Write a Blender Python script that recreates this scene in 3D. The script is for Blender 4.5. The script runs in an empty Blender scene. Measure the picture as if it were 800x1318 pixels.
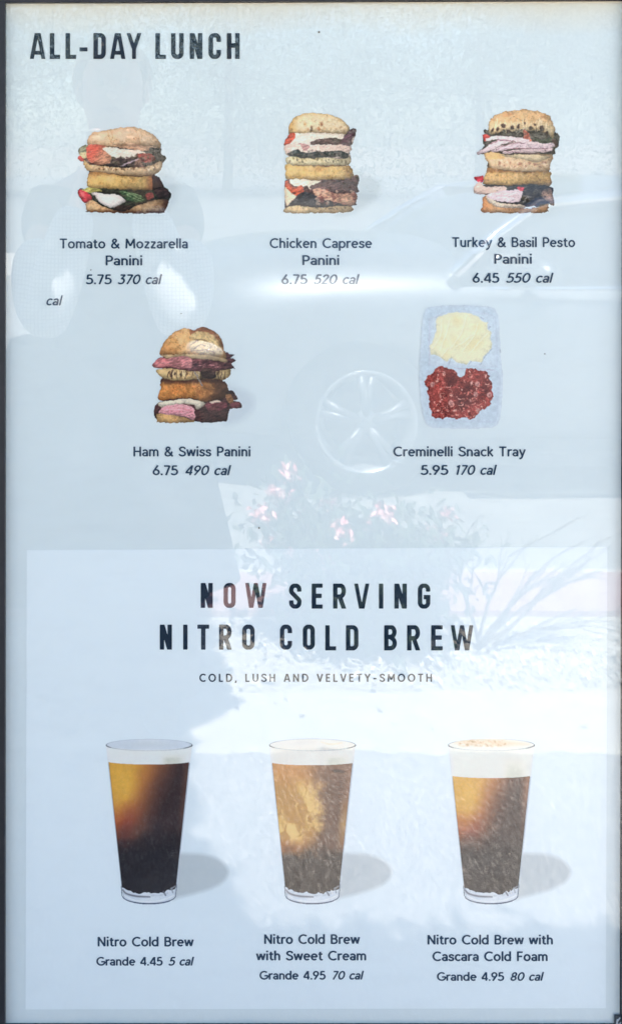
import bpy, bmesh, math, random
import numpy as np
from mathutils import Vector, Matrix

C = bpy.context.scene
COL = C.collection
# ---------------------------------------------------------------- camera, sky, sun, exposure
PX = 1067.0            # photograph pixels per metre on the poster
CX, CY = 145.0, 184.0  # the point of the poster straight in front of the lens
CAM_D, CAM_H = 1.2, 1.5
SUN_EL = 68.5
cam_data = bpy.data.cameras.new('camera')
cam = bpy.data.objects.new('camera', cam_data)
COL.objects.link(cam)
cam.location = (0, -CAM_D, CAM_H)
cam.rotation_euler = (math.radians(90), 0, 0)
cam_data.sensor_fit = 'HORIZONTAL'
cam_data.sensor_width = 36.0
cam_data.lens = 36.0 * CAM_D * PX / 800.0
cam_data.shift_x = (400 - CX) / 800.0
cam_data.shift_y = -(659 - CY) / 800.0
cam_data.clip_start = 0.01
cam_data.clip_end = 2000
C.camera = cam

world = bpy.data.worlds.new('World')
C.world = world
world.use_nodes = True
wn = world.node_tree
sky = wn.nodes.new('ShaderNodeTexSky')
sky.sky_type = 'NISHITA'
sky.sun_disc = False
sky.sun_elevation = math.radians(SUN_EL)
sky.sun_rotation = 0.0
bg = wn.nodes['Background']
wn.links.new(sky.outputs[0], bg.inputs[0])
bg.inputs[1].default_value = 0.07

sun_data = bpy.data.lights.new('sun', 'SUN')
sun_data.energy = 4.0
sun_data.angle = math.radians(0.5)
sun_data.color = (1.0, 0.95, 0.88)
sun = bpy.data.objects.new('sun', sun_data)
COL.objects.link(sun)
sun.rotation_euler = (-math.radians(90 - SUN_EL), 0, 0)
sun.location = (0, 6, 12)

C.view_settings.view_transform = 'Standard'
C.view_settings.look = 'None'
C.view_settings.gamma = 1.0
C.view_settings.exposure = 2.87

GLASS_R = 0.050        # reflectance of one glass face seen straight on
SHADE = (0.65, 0.765, 0.895)   # what a white card in the poster's place reads, linear

# ---------------------------------------------------------------- helpers
def lin(c):
    c = np.asarray(c, float) / 255.0
    return np.where(c <= 0.04045, c / 12.92, ((c + 0.055) / 1.055) ** 2.4)

def ink(c):
    """printed colour whose look in this shade is the sRGB colour c"""
    a = lin(c) / np.array(SHADE)
    m = np.maximum(a.max(-1, keepdims=True) / .93, 1.0)
    return np.clip(a / m**.7, 0.004, 0.95)

def w(px, py, y=0.0):
    return Vector(((px - CX) / PX, y, CAM_H - (py - CY) / PX))

def link(o, parent=None):
    COL.objects.link(o)
    if parent: o.parent = parent
    return o

def tag(o, label=None, cat=None, group=None, kind=None):
    if label: o['label'] = label
    if cat: o['category'] = cat
    if group: o['group'] = group
    if kind: o['kind'] = kind
    return o

def empty(name, loc=(0, 0, 0)):
    o = bpy.data.objects.new(name, None)
    o.location = loc
    o.empty_display_size = 0.1
    return link(o)

def mesh_obj(name, verts, faces, mat=None, parent=None, smooth=False):
    me = bpy.data.meshes.new(name)
    me.from_pydata([tuple(v) for v in verts], [], faces)
    me.update()
    if mat: me.materials.append(mat)
    o = link(bpy.data.objects.new(name, me), parent)
    if smooth:
        me.polygons.foreach_set('use_smooth', [True] * len(me.polygons))
    if parent is not None:
        o.matrix_parent_inverse = Matrix.Translation(-parent.location)
    return o

def bm_obj(name, bm, mat=None, parent=None, smooth=False):
    me = bpy.data.meshes.new(name)
    bmesh.ops.recalc_face_normals(bm, faces=bm.faces)
    bm.to_mesh(me); bm.free()
    if mat: me.materials.append(mat)
    if smooth:
        me.polygons.foreach_set('use_smooth', [True] * len(me.polygons))
    o = link(bpy.data.objects.new(name, me), parent)
    if parent is not None:
        o.matrix_parent_inverse = Matrix.Translation(-parent.location)
    return o

def add_box(bm, x0, x1, y0, y1, z0, z1):
    vs = [bm.verts.new(p) for p in ((x0,y0,z0),(x1,y0,z0),(x1,y1,z0),(x0,y1,z0),(x0,y0,z1),(x1,y0,z1),(x1,y1,z1),(x0,y1,z1))]
    for f in ((0,3,2,1),(4,5,6,7),(0,1,5,4),(1,2,6,5),(2,3,7,6),(3,0,4,7)):
        bm.faces.new([vs[i] for i in f])

def add_tube(bm, pts, radii, seg=7):
    pts = [Vector(p) for p in pts]
    rings = []
    for i, p in enumerate(pts):
        d = (pts[min(i+1, len(pts)-1)] - pts[max(i-1, 0)]).normalized()
        a = d.orthogonal().normalized(); b = d.cross(a)
        if rings:
            a = (ref - d * ref.dot(d)).normalized(); b = d.cross(a)
        ref = a
        r = radii[i] if hasattr(radii, '__len__') else radii
        rings.append([bm.verts.new(p + (a*math.cos(t) + b*math.sin(t)) * r) for t in [2*math.pi*k/seg for k in range(seg)]])
    for r0, r1 in zip(rings, rings[1:]):
        for k in range(seg):
            bm.faces.new((r0[k], r0[(k+1)%seg], r1[(k+1)%seg], r1[k]))
    bm.faces.new(rings[0][::-1]); bm.faces.new(rings[-1])

# ---------------------------------------------------------------- materials
def mat(name, col, rough=0.6, metal=0.0, noise=None, bump=None, spec=0.5):
    m = bpy.data.materials.new(name); m.use_nodes = True
    nt = m.node_tree; N = nt.nodes; L = nt.links
    b = N['Principled BSDF']
    b.inputs['Base Color'].default_value = (*col, 1)
    b.inputs['Roughness'].default_value = rough
    b.inputs['Metallic'].default_value = metal
    b.inputs['Specular IOR Level'].default_value = spec
    tc = N.new('ShaderNodeTexCoord')
    if noise:
        col2, scale, lo, hi = noise
        n = N.new('ShaderNodeTexNoise'); n.inputs['Scale'].default_value = scale; n.inputs['Detail'].default_value = 5
        r = N.new('ShaderNodeMapRange'); r.inputs['From Min'].default_value = lo; r.inputs['From Max'].default_value = hi
        x = N.new('ShaderNodeMix'); x.data_type = 'RGBA'
        x.inputs['A'].default_value = (*col, 1); x.inputs['B'].default_value = (*col2, 1)
        L.new(tc.outputs['Object'], n.inputs['Vector']); L.new(n.outputs['Fac'], r.inputs['Value'])
        L.new(r.outputs['Result'], x.inputs['Factor']); L.new(x.outputs['Result'], b.inputs['Base Color'])
    if bump:
        scale, strength, dist = bump
        n = N.new('ShaderNodeTexNoise'); n.inputs['Scale'].default_value = scale; n.inputs['Detail'].default_value = 4
        bp = N.new('ShaderNodeBump'); bp.inputs['Strength'].default_value = strength; bp.inputs['Distance'].default_value = dist
        L.new(tc.outputs['Object'], n.inputs['Vector']); L.new(n.outputs['Fac'], bp.inputs['Height'])
        L.new(bp.outputs['Normal'], b.inputs['Normal'])
    return m

def mat_print():
    m = bpy.data.materials.new('printed_ink'); m.use_nodes = True
    nt = m.node_tree; b = nt.nodes['Principled BSDF']
    a = nt.nodes.new('ShaderNodeAttribute'); a.attribute_name = 'Ink'
    nt.links.new(a.outputs['Color'], b.inputs['Base Color'])
    nt.links.new(a.outputs['Alpha'], b.inputs['Alpha'])
    b.inputs['Roughness'].default_value = 0.75
    b.inputs['Specular IOR Level'].default_value = 0.15
    return m

def mat_glass():
    m = bpy.data.materials.new('pane_glass'); m.use_nodes = True
    nt = m.node_tree; N = nt.nodes; L = nt.links
    for n in list(N):
        if n.type != 'OUTPUT_MATERIAL': N.remove(n)
    out = [n for n in N if n.type == 'OUTPUT_MATERIAL'][0]
    tr = N.new('ShaderNodeBsdfTransparent'); gl = N.new('ShaderNodeBsdfGlossy')
    gl.inputs['Roughness'].default_value = 0.012
    tr.inputs['Color'].default_value = (0.985, 0.992, 0.99, 1)
    g = N.new('ShaderNodeNewGeometry'); dot = N.new('ShaderNodeVectorMath'); dot.operation = 'DOT_PRODUCT'
    L.new(g.outputs['Normal'], dot.inputs[0]); L.new(g.outputs['Incoming'], dot.inputs[1])
    def mth(op, a, b=None):
        n = N.new('ShaderNodeMath'); n.operation = op
        for i, v in enumerate((a, b)):
            if v is None: continue
            if isinstance(v, (int, float)): n.inputs[i].default_value = v
            else: L.new(v, n.inputs[i])
        return n.outputs[0]
    c = mth('ABSOLUTE', dot.outputs['Value'])
    f = mth('POWER', mth('SUBTRACT', 1.0, c), 5.0)
    fr = mth('ADD', mth('MULTIPLY', f, 1.0 - GLASS_R), GLASS_R)
    # slight waviness of the acrylic sheet
    tc = N.new('ShaderNodeTexCoord'); n = N.new('ShaderNodeTexNoise'); n.inputs['Scale'].default_value = 4.0; n.inputs['Detail'].default_value = 1
    bp = N.new('ShaderNodeBump'); bp.inputs['Strength'].default_value = 0.12; bp.inputs['Distance'].default_value = 0.002
    L.new(tc.outputs['Object'], n.inputs['Vector']); L.new(n.outputs['Fac'], bp.inputs['Height']); L.new(bp.outputs['Normal'], gl.inputs['Normal'])
    # thin dust and wiped smears on the sheet
    mp = N.new('ShaderNodeMapping'); mp.inputs['Scale'].default_value = (3.0, 1.0, 9.0); mp.inputs['Rotation'].default_value = (0, .9, 0)
    L.new(tc.outputs['Object'], mp.inputs['Vector'])
    sm = N.new('ShaderNodeTexNoise'); sm.inputs['Scale'].default_value = 5.0; sm.inputs['Detail'].default_value = 7; sm.inputs['Roughness'].default_value = .7
    L.new(mp.outputs['Vector'], sm.inputs['Vector'])
    mr = N.new('ShaderNodeMapRange'); mr.inputs['From Min'].default_value = .48; mr.inputs['From Max'].default_value = .80; mr.inputs['To Max'].default_value = .016
    L.new(sm.outputs['Fac'], mr.inputs['Value'])
    df = N.new('ShaderNodeBsdfDiffuse'); df.inputs['Color'].default_value = (.80,.79,.76,1)
    dm = N.new('ShaderNodeMixShader'); L.new(mr.outputs['Result'], dm.inputs[0]); L.new(tr.outputs[0], dm.inputs[1]); L.new(df.outputs[0], dm.inputs[2])
    mx = N.new('ShaderNodeMixShader')
    L.new(fr, mx.inputs[0]); L.new(dm.outputs[0], mx.inputs[1]); L.new(gl.outputs[0], mx.inputs[2])
    L.new(mx.outputs[0], out.inputs['Surface'])
    return m
# ---------------------------------------------------------------- lettering: strokes -> distance field -> clean outlines
def arc(cx, cy, rx, ry, a0, a1, n=None):
    n = n or max(4, int(abs(a1 - a0) / 12))
    return [(cx + rx*math.cos(math.radians(a0 + (a1-a0)*i/n)), cy + ry*math.sin(math.radians(a0 + (a1-a0)*i/n))) for i in range(n+1)]

def smooth_line(p, k=6, closed=False):
    p = [np.array(q, float) for q in p]; out = []
    n = len(p)
    for i in range(n if closed else n-1):
        if closed: a, b, c, d = p[(i-1) % n], p[i], p[(i+1) % n], p[(i+2) % n]
        else: a, b, c, d = p[max(i-1, 0)], p[i], p[i+1], p[min(i+2, n-1)]
        for j in range(k):
            t = j / k
            out.append(0.5*((2*b) + (-a+c)*t + (2*a-5*b+4*c-d)*t*t + (-a+3*b-3*c+d)*t**3))
    if not closed: out.append(p[-1])
    return [tuple(q) for q in out]

B, T, X, ASC = 0.065, 0.935, 0.655, 1.03     # stroke centres at baseline, cap top, x-height
SL, ST = (0.09, 0.0), (0.09, X + 0.065)
EL = lambda cx: arc(cx, .36, .225, .295, 0, 360, 36)
S_ = smooth_line([(.40,.56),(.34,.63),(.23,.655),(.12,.61),(.09,.51),(.15,.42),(.27,.37),(.38,.30),(.41,.20),(.35,.10),(.23,.065),(.12,.09),(.05,.16)])
CAPS = smooth_line([(.53,.80),(.46,.90),(.32,.935),(.17,.89),(.10,.76),(.16,.61),(.32,.52),(.48,.43),(.55,.27),(.49,.13),(.33,.065),(.17,.09),(.06,.20)])
BODY = {  # letter: (width, strokes)
 'a': (.49, [arc(.235,.215,.17,.15,0,360,28), [(.42,0),(.42,.46)], arc(.24,.46,.18,.195,0,150)]),
 'b': (.58, [[SL,(.09,ASC)], EL(.30)]),
 'c': (.49, [arc(.30,.36,.225,.295,48,312,26)]),
 'd': (.58, [[(.49,0),(.49,ASC)], EL(.28)]),
 'e': (.56, [arc(.29,.36,.22,.295,0,312,28), [(.07,.375),(.51,.375)]]),
 'f': (.36, [arc(.30,.83,.14,.14,80,180)+[(.16,0)], [(.02,X),(.34,X)]]),
 'h': (.54, [[SL,(.09,ASC)], arc(.27,.43,.18,.225,180,0)+[(.45,0)]]),
 'i': (.18, [[SL,ST], [(.09,.86),(.09,1.03)]]),
 'k': (.50, [[SL,(.09,ASC)], [(.44,.72),(.12,.33)], [(.20,.42),(.46,0)]]),
 'l': (.18, [[SL,(.09,ASC)]]),
 'm': (.84, [[SL,ST], arc(.255,.45,.165,.205,180,0)+[(.42,0)], arc(.585,.45,.165,.205,180,0)+[(.75,0)]]),
 'n': (.54, [[SL,ST], arc(.27,.43,.18,.225,180,0)+[(.45,0)]]),
 'o': (.59, [EL(.295)]),
 'p': (.58, [[(.09,-.28),ST], EL(.30)]),
 'r': (.36, [[SL,ST], arc(.29,.43,.20,.225,180,68)]),
 's': (.46, [S_]),
 't': (.36, [[(.16,.90),(.16,.21)]+arc(.28,.21,.12,.145,180,300), [(.01,X),(.35,X)]]),
 'u': (.54, [[(.09,.72),(.09,.29)]+arc(.27,.29,.18,.225,180,360)+[(.45,.72)], [(.45,0),(.45,.3)]]),
 'w': (.76, [[(.04,.72),(.20,.03)],[(.20,.03),(.38,.70)],[(.38,.70),(.56,.03)],[(.56,.03),(.72,.72)]]),
 'y': (.52, [[(.04,.72),(.27,.04)],[(.48,.72),(.24,-.05),(.17,-.18),(.09,-.225),(.01,-.215)]]),
 'z': (.46, [[(.05,X),(.41,X)],[(.41,X),(.06,.065)],[(.05,.065),(.43,.065)]]),
 'A': (.72, [[(.05,0),(.33,1.0)],[(.67,0),(.39,1.0)],[(.15,.31),(.57,.31)]]),
 'B': (.62, [[(.10,0),(.10,1)], [(.10,T),(.32,T)]+arc(.32,.735,.19,.2,90,-90)+[(.10,.535)], [(.32,.535)]+arc(.33,.30,.22,.235,90,-90)+[(.10,B)]]),
 'C': (.74, [arc(.45,.5,.37,.435,50,310,34)]),
 'D': (.74, [[(.10,0),(.10,1)], [(.10,T),(.30,T)]+arc(.30,.5,.36,.435,90,-90,22)+[(.10,B)]]),
 'E': (.54, [[(.10,0),(.10,1)], [(.1,T),(.51,T)],[(.1,.51),(.47,.51)],[(.1,B),(.52,B)]]),
 'F': (.52, [[(.10,0),(.10,1)], [(.1,T),(.51,T)],[(.1,.49),(.46,.49)]]),
 'G': (.80, [arc(.45,.5,.37,.435,50,345,34), [(.47,.45),(.81,.45)], [(.805,.48),(.805,.38)]]),
 'H': (.70, [[(.10,0),(.10,1)],[(.60,0),(.60,1)],[(.1,.51),(.6,.51)]]),
 'L': (.51, [[(.10,0),(.10,1)],[(.1,B),(.50,B)]]),
 'M': (.86, [[(.09,0),(.12,1)],[(.12,.97),(.43,.25)],[(.43,.25),(.74,.97)],[(.74,1),(.77,0)]]),
 'N': (.72, [[(.10,0),(.10,1)],[(.10,.97),(.62,.03)],[(.62,0),(.62,1)]]),
 'O': (.84, [arc(.42,.5,.355,.435,0,360,40)]),
 'P': (.58, [[(.10,0),(.10,1)], [(.10,T),(.31,T)]+arc(.31,.69,.215,.245,90,-90)+[(.10,.445)]]),
 'S': (.60, [CAPS]),
 'T': (.62, [[(.31,0),(.31,1)],[(.01,T),(.61,T)]]),
 'U': (.70, [[(.10,1),(.10,.33)]+arc(.35,.33,.25,.265,180,360)+[(.60,1)]]),
 'V': (.68, [[(.05,1),(.34,0)],[(.63,1),(.34,0)]]),
 'Y': (.64, [[(.04,1),(.32,.45)],[(.60,1),(.32,.45)],[(.32,.48),(.32,0)]]),
 '0': (.64, [arc(.32,.5,.25,.435,0,360,36)]),
 '1': (.34, [[(.22,0),(.22,1)],[(.24,.95),(.04,.80)]]),
 '2': (.54, [smooth_line([(.08,.76),(.14,.89),(.27,.935),(.41,.88),(.45,.73),(.38,.56),(.08,.07)])+[(.08,.065)],[(.05,B),(.51,B)]]),
 '3': (.54, [[(.06,T),(.46,T)],[(.45,.93),(.22,.58)], smooth_line([(.20,.57),(.36,.55),(.46,.42),(.47,.27),(.40,.12),(.25,.065),(.12,.08),(.04,.14)])]),
 '4': (.60, [[(.45,0),(.45,1)],[(.42,.97),(.05,.27)],[(.03,.26),(.59,.26)]]),
 '5': (.54, [[(.47,T),(.13,T)],[(.14,.97),(.10,.53)], smooth_line([(.09,.54),(.24,.60),(.39,.55),(.47,.42),(.47,.27),(.39,.12),(.24,.065),(.12,.08),(.04,.14)])]),
 '6': (.58, [arc(.29,.31,.21,.245,0,360,30), [(.42,1.0),(.12,.45)]]),
 '7': (.54, [[(.04,T),(.50,T)],[(.49,.95),(.19,0)]]),
 '8': (.58, [arc(.29,.275,.21,.21,0,360,28), arc(.29,.715,.175,.22,0,360,28)]),
 '9': (.58, [arc(.29,.69,.21,.245,0,360,30), [(.16,0.0),(.46,.55)]]),
 '.': (.17, [[(.085,0),(.085,.17)]]),
 ',': (.17, [[(.10,.15),(.04,-.15)]]),
 '-': (.42, [[(.04,.40),(.38,.40)]]),
 '&': (.72, [smooth_line([(.70,.0),(.22,.60),(.16,.78),(.23,.91),(.35,.935),(.44,.82),(.38,.66),(.16,.46),(.075,.27),(.13,.11),(.29,.055),(.46,.13),(.58,.29),(.62,.46)])]),
}

def heading_glyph(ch, W, t):
    h = t/2; r = (W - t)/2; M = W/2; k = .88*t/2     # horizontals a little thinner
    lt, rt, tp, bt = h, W-h, 1-k, k
    Rr = min(r, .17); 
    top = lambda: arc(M, tp-r, r, r, 0, 180, 16)
    bot = lambda: arc(M, bt+r, r, r, 180, 360, 16)
    stem = [(lt, -1), (lt, 2)]
    ob = 1.18
    g = {
     'L': [stem, [(lt, bt), (W, bt)]],
     'H': [stem, [(rt,-1),(rt,2)], [(lt,.52),(rt,.52)]],
     'I': [[(M,-1),(M,2)]],
     'T': [[(M,-1),(M,2)], [(0,tp),(W,tp)]],
     'E': [stem, [(lt,tp),(W,tp)], [(lt,.51),(W*.92,.51)], [(lt,bt),(W,bt)]],
     'O': [top()+bot()+[(rt, tp-r)]],
     'C': [[(rt,.66),(rt,tp-r)]+top()+bot()+[(rt,.35)]],
     'G': [[(rt,.68),(rt,tp-r)]+top()+bot()+[(rt,.50)], [(M*.95,.46),(W,.46)]],
     'U': [[(lt,2),(lt,bt+r)]+bot()+[(rt,2)]],
     'D': [stem, [(lt,tp),(rt-Rr,tp)]+arc(rt-Rr,tp-Rr,Rr,Rr,90,0)+arc(rt-Rr,bt+Rr,Rr,Rr,0,-90)+[(lt,bt)]],
     'B': [stem, [(lt,tp),(rt-.14,tp)]+arc(rt-.15,.5+.235,.14,.19,90,-80)+[(lt,.52)], [(rt-.15,.52)]+arc(rt-.15,.29,.15,.20,80,-90)+[(lt,bt)]],
     'R': [stem, [(lt,tp),(rt-.14,tp)]+arc(rt-.145,.705,.145,.22,90,-90)+[(lt,.47)], [(M*.98,.52),(W-h*.95+.015,-.04)]],
     'S': [[(rt,.68),(rt,tp-r)]+top()+smooth_line([(lt,tp-r),(lt+.01,.66),(M,.50),(rt-.01,.34),(rt,bt+r)])+arc(M,bt+r,r,r,0,-180,16)+[(lt,.33)]],
     'A': [[(h*.75-.03,-.1),(M-h*.55+.02,1.1)],[(W-h*.75+.03,-.1),(M+h*.55-.02,1.1)],[(.2*W,.24),(.8*W,.24)]],
     'V': [[(h*.75-.03,1.1),(M-h*.45+.02,-.1)],[(W-h*.75+.03,1.1),(M+h*.45-.02,-.1)]],
     'Y': [[(h*.8-.04,1.1),(M,.38)],[(W-h*.8+.04,1.1),(M,.38)],[(M,.46),(M,-1)]],
     'N': [stem, [(rt,-1),(rt,2)], [(lt-.01,1.08),(rt+.01,-.08)]],
     'W': [[(h*.7-.02,1.1),(W*.27,-.1)],[(W*.23+.02,-.1),(M+.01,1.05)],[(M-.01,1.05),(W*.77-.02,-.1)],[(W*.73,-.1),(W-h*.7+.02,1.1)]],
     '-': [[(0,.37),(W,.37)]],
    }
    return g[ch]

def stroke_sdf(strokes, t, gx, gy, clip=None):
    d = np.full(gx.shape, 9.0)
    for s in strokes:
        s = np.array(s, float)
        closed = np.hypot(*(s[0]-s[-1])) < 1e-6
        for i in range(len(s)-1):
            a, b = s[i], s[i+1]; v = b-a; L = np.hypot(*v)
            if L < 1e-6: continue
            v = v/L; al = (gx-a[0])*v[0]+(gy-a[1])*v[1]; pe = np.abs((gx-a[0])*v[1]-(gy-a[1])*v[0])
            d = np.minimum(d, np.maximum(pe - t/2, np.abs(al - L/2) - L/2))
        pts = s[:-1] if closed else s[1:-1]
        for p in pts:
            d = np.minimum(d, np.hypot(gx-p[0], gy-p[1]) - t/2)
    if clip is not None:
        d = np.maximum(d, np.maximum(clip[0]-gy, gy-clip[1]))
    return d

def contour(d, x0, y0, step):
    """filled polygons of d<0 on a grid: marching squares, interior cells merged along rows"""
    ny, nx = d.shape
    verts, faces, cache = [], [], {}
    def vtx(x, y):
        k = (round(x, 5), round(y, 5))
        if k not in cache:
            cache[k] = len(verts); verts.append(k)
        return cache[k]
    ins = d < 0
    full = ins[:-1,:-1] & ins[1:,:-1] & ins[:-1,1:] & ins[1:,1:]
    anyc = ins[:-1,:-1] | ins[1:,:-1] | ins[:-1,1:] | ins[1:,1:]
    for j in range(ny-1):
        i = 0
        while i < nx-1:
            if full[j,i]:
                k = i
                while k < nx-1 and full[j,k]: k += 1
                faces.append([vtx(x0+i*step,y0+j*step), vtx(x0+k*step,y0+j*step), vtx(x0+k*step,y0+(j+1)*step), vtx(x0+i*step,y0+(j+1)*step)])
                i = k; continue
            if anyc[j,i]:
                c = [(i,j),(i+1,j),(i+1,j+1),(i,j+1)]; poly = []
                for q in range(4):
                    (ax,ay),(bx,by) = c[q], c[(q+1)%4]
                    da, db = d[ay,ax], d[by,bx]
                    if da < 0: poly.append(vtx(x0+ax*step, y0+ay*step))
                    if (da < 0) != (db < 0):
                        f = da/(da-db); poly.append(vtx(x0+(ax+(bx-ax)*f)*step, y0+(ay+(by-ay)*f)*step))
                poly = [p for n, p in enumerate(poly) if p != poly[n-1]]
                if len(set(poly)) >= 3: faces.append(poly)
            i += 1
    return verts, faces

_gc = {}
def glyph_mesh(key, strokes, t, W, step, clip=None):
    if key not in _gc:
        xs = np.arange(-.12, W+.14, step); ys = np.arange(-.36, 1.18, step)
        gx, gy = np.meshgrid(xs, ys)
        _gc[key] = contour(stroke_sdf(strokes, t, gx, gy, clip), xs[0], ys[0], step)
    return _gc[key]

class Lettering:
    """collects glyphs, builds one flat mesh of print on the poster"""
    def __init__(s): s.v, s.f = [], []
    def put(s, gm, x, base, sx, sy, slant=0.0):
        o = len(s.v)
        for (a, b) in gm[0]:
            s.v.append((x + (a + slant*b)*sx, base - b*sy))
        s.f += [[i+o for i in f] for f in gm[1]]
    def line(s, text, x0, x1, base, cap, t=.132, slant=0.0, trk_k=.085):
        gaps = len(text) - 1
        sp = .34
        wid = [sp if ch == ' ' else BODY[ch][0] for ch in text]
        side = .07                            # side bearings already inside the widths
        tot = sum(wid)*cap - 2*.03*cap + slant*cap
        trk = trk_k*cap
        sx = cap*(x1-x0-trk*gaps)/tot
        x = x0 - .03*cap
        for ch, wd in zip(text, wid):
            if ch != ' ':
                s.put(glyph_mesh((ch, t), BODY[ch][1], t, BODY[ch][0], .03), x, base, sx, cap, slant)
            x += wd*sx + trk
    def head(s, letters, top, base, t_px):
        cap = base - top
        for ch, x0, x1 in letters:
            W = (x1-x0)/cap; t = t_px/cap
            tt = t*.86 if ch in 'AVWYN' and ch != 'N' else (t*.9 if ch == '-' else t)
            gm = glyph_mesh(('H', ch, round(W, 3), round(t, 3)), heading_glyph(ch, W, t if ch not in 'AVWY-' else tt), tt, W, .02, (0, 1))
            s.put(gm, x0, base, cap, cap)
    def build(s, name, m, parent, y=-0.0006):
        return mesh_obj(name, [w(px, py, y) for px, py in s.v], s.f, m, parent)
# ---------------------------------------------------------------- printed food pictures: fine coloured meshes, one per printed piece
_rng = np.random.RandomState(7)
_tab = _rng.rand(256, 256)
def vnoise(x, y, oct=3):
    out = np.zeros_like(x, float); amp, tot = 1.0, 0.0
    for o in range(oct):
        xi = np.floor(x).astype(int); yi = np.floor(y).astype(int); fx = x-xi; fy = y-yi
        fx = fx*fx*(3-2*fx); fy = fy*fy*(3-2*fy)
        g = lambda a, b: _tab[(a+37*o) % 256, (b+91*o) % 256]
        out += amp*((g(xi,yi)*(1-fx)+g(xi+1,yi)*fx)*(1-fy)+(g(xi,yi+1)*(1-fx)+g(xi+1,yi+1)*fx)*fy)
        tot += amp; amp *= .5; x = x*2.03+11; y = y*2.03+5
    return out/tot

PAPER, PANEL = (191,209,220), (205,223,236)
class Picture:
    def __init__(s, ox, oy, zoom, wpx, hpx, cell=0.45, seed=1):
        s.ox, s.oy, s.z, s.cell = ox, oy, zoom, cell
        nx, ny = int(wpx/cell)+1, int(hpx/cell)+1
        s.px = ox + np.arange(nx)*cell; s.py = oy + np.arange(ny)*cell
        gx, gy = np.meshgrid((s.px-ox)*zoom, (s.py-oy)*zoom)
        s.gx, s.gy = gx, gy                      # painted in enlarged picture coordinates
        s.rgb = np.zeros((ny, nx, 3)); s.al = np.zeros((ny, nx)); s.lab = np.zeros((ny, nx), int)
        s.names = ['']; s.rs = np.random.RandomState(seed); s.seed = seed
        s.aa = cell*zoom; s.paper = PAPER
    def part(s, name):
        if name not in s.names: s.names.append(name)
        return s.names.index(name)
    def sdf_poly(s, pts, win):
        X, Y = s.gx[win], s.gy[win]
        p = np.array(pts, float); inside = np.zeros(X.shape, bool); d = np.full(X.shape, 1e9)
        n = len(p)
        for i in range(n):
            a, b = p[i], p[(i+1) % n]; v = b-a; L2 = v@v
            if L2 < 1e-9: continue
            t = np.clip(((X-a[0])*v[0]+(Y-a[1])*v[1])/L2, 0, 1)
            d = np.minimum(d, np.hypot(X-a[0]-t*v[0], Y-a[1]-t*v[1]))
            if a[1] != b[1]:
                c = ((a[1] > Y) != (b[1] > Y)) & (X < (b[0]-a[0])*(Y-a[1])/(b[1]-a[1])+a[0])
                inside ^= c
        return np.where(inside, -d, d)
    def window(s, pts, m):
        p = np.array(pts, float)
        x0, y0 = p.min(0)-m; x1, y1 = p.max(0)+m
        k = s.cell*s.z
        i0, i1 = max(int(x0/k), 0), max(int(x1/k)+2, 0); j0, j1 = max(int(y0/k), 0), max(int(y1/k)+2, 0)
        return (slice(j0, j1), slice(i0, i1))
    def blend(s, win, cov, col, part=None, alpha=None, only=None):
        if alpha is not None:            # soft shadow: opaque print that fades into the paper colour
            col = np.array(s.paper, float)*(1-(cov*alpha)[..., None]) + col*(cov*alpha)[..., None]
            m = (s.al[win] <= 0) & (cov > .004)
            s.rgb[win] = np.where(m[..., None], col, s.rgb[win])
            lab = s.lab[win]; lab[m] = s.part(part); s.lab[win] = lab
            s.al[win] = np.where(m, 1.0, s.al[win]); return
        lab = s.lab[win]
        if only is not None: cov = np.where(np.isin(lab, [s.part(o) for o in only]), cov, 0)
        new = (s.al[win] <= 0)
        a = np.where(new, (cov > .5) if alpha is None else (cov > .01), cov)
        a = a.astype(float)
        a3 = a[..., None]
        s.rgb[win] = s.rgb[win]*(1-a3) + col*a3 if alpha is None else np.where((new & (a > 0))[..., None], col, s.rgb[win])
        if alpha is None:
            if part is not None: lab[cov > .5] = s.part(part)
            else: s.lab[win] = lab
            s.al[win] = np.where(a > .5, 1.0, s.al[win])
        else:
            m = new & (a > 0)
            lab[m] = s.part(part); s.al[win] = np.where(m, cov*alpha, s.al[win])
        s.lab[win] = lab
    def shape(s, part, pts, col, noise=.10, freq=.03, rim=None, grad=None, soft=0, smooth=True, alpha=None, rag=0, only=None, strx=1.0, stry=1.0):
        if smooth: pts = smooth_line(pts, 5, True)
        win = s.window(pts, soft+rag+3)
        if s.gx[win].size == 0: return
        X, Y = s.gx[win], s.gy[win]
        d = s.sdf_poly(pts, win)
        if rag: d = d + (vnoise(X*.05+s.seed*7, Y*.05, 2)-.5)*2*rag
        sw = max(soft, s.aa*.6)
        cov = np.clip(.5 - d/(2*sw), 0, 1)
        c = np.ones(X.shape+(3,))*np.array(col, float)
        for g in (grad or []):
            (x0, y0), (x1, y1), c2 = g
            v = np.array((x1-x0, y1-y0), float); t = np.clip(((X-x0)*v[0]+(Y-y0)*v[1])/(v@v), 0, 1)
            t = (t*t*(3-2*t))[..., None]; c = c*(1-t)+np.array(c2, float)*t
        if rim:
            for c2, wd, k in (rim if isinstance(rim, list) else [rim]):
                t = (np.exp(-np.maximum(-d, 0)/(wd*1.5))*k*.6)[..., None]; c = c*(1-t)+np.array(c2, float)*t
        if noise:
            n = vnoise(X*freq*strx+s.seed*13, Y*freq*stry+s.seed*5, 3)-.5
            n2 = vnoise(X*freq*4+s.seed*3, Y*freq*4, 2)-.5
            c = c*(1+noise*2.2*n+noise*1.1*n2)[..., None]
        s.blend(win, cov, np.clip(c, 4, 252), part, alpha, only)
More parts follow.
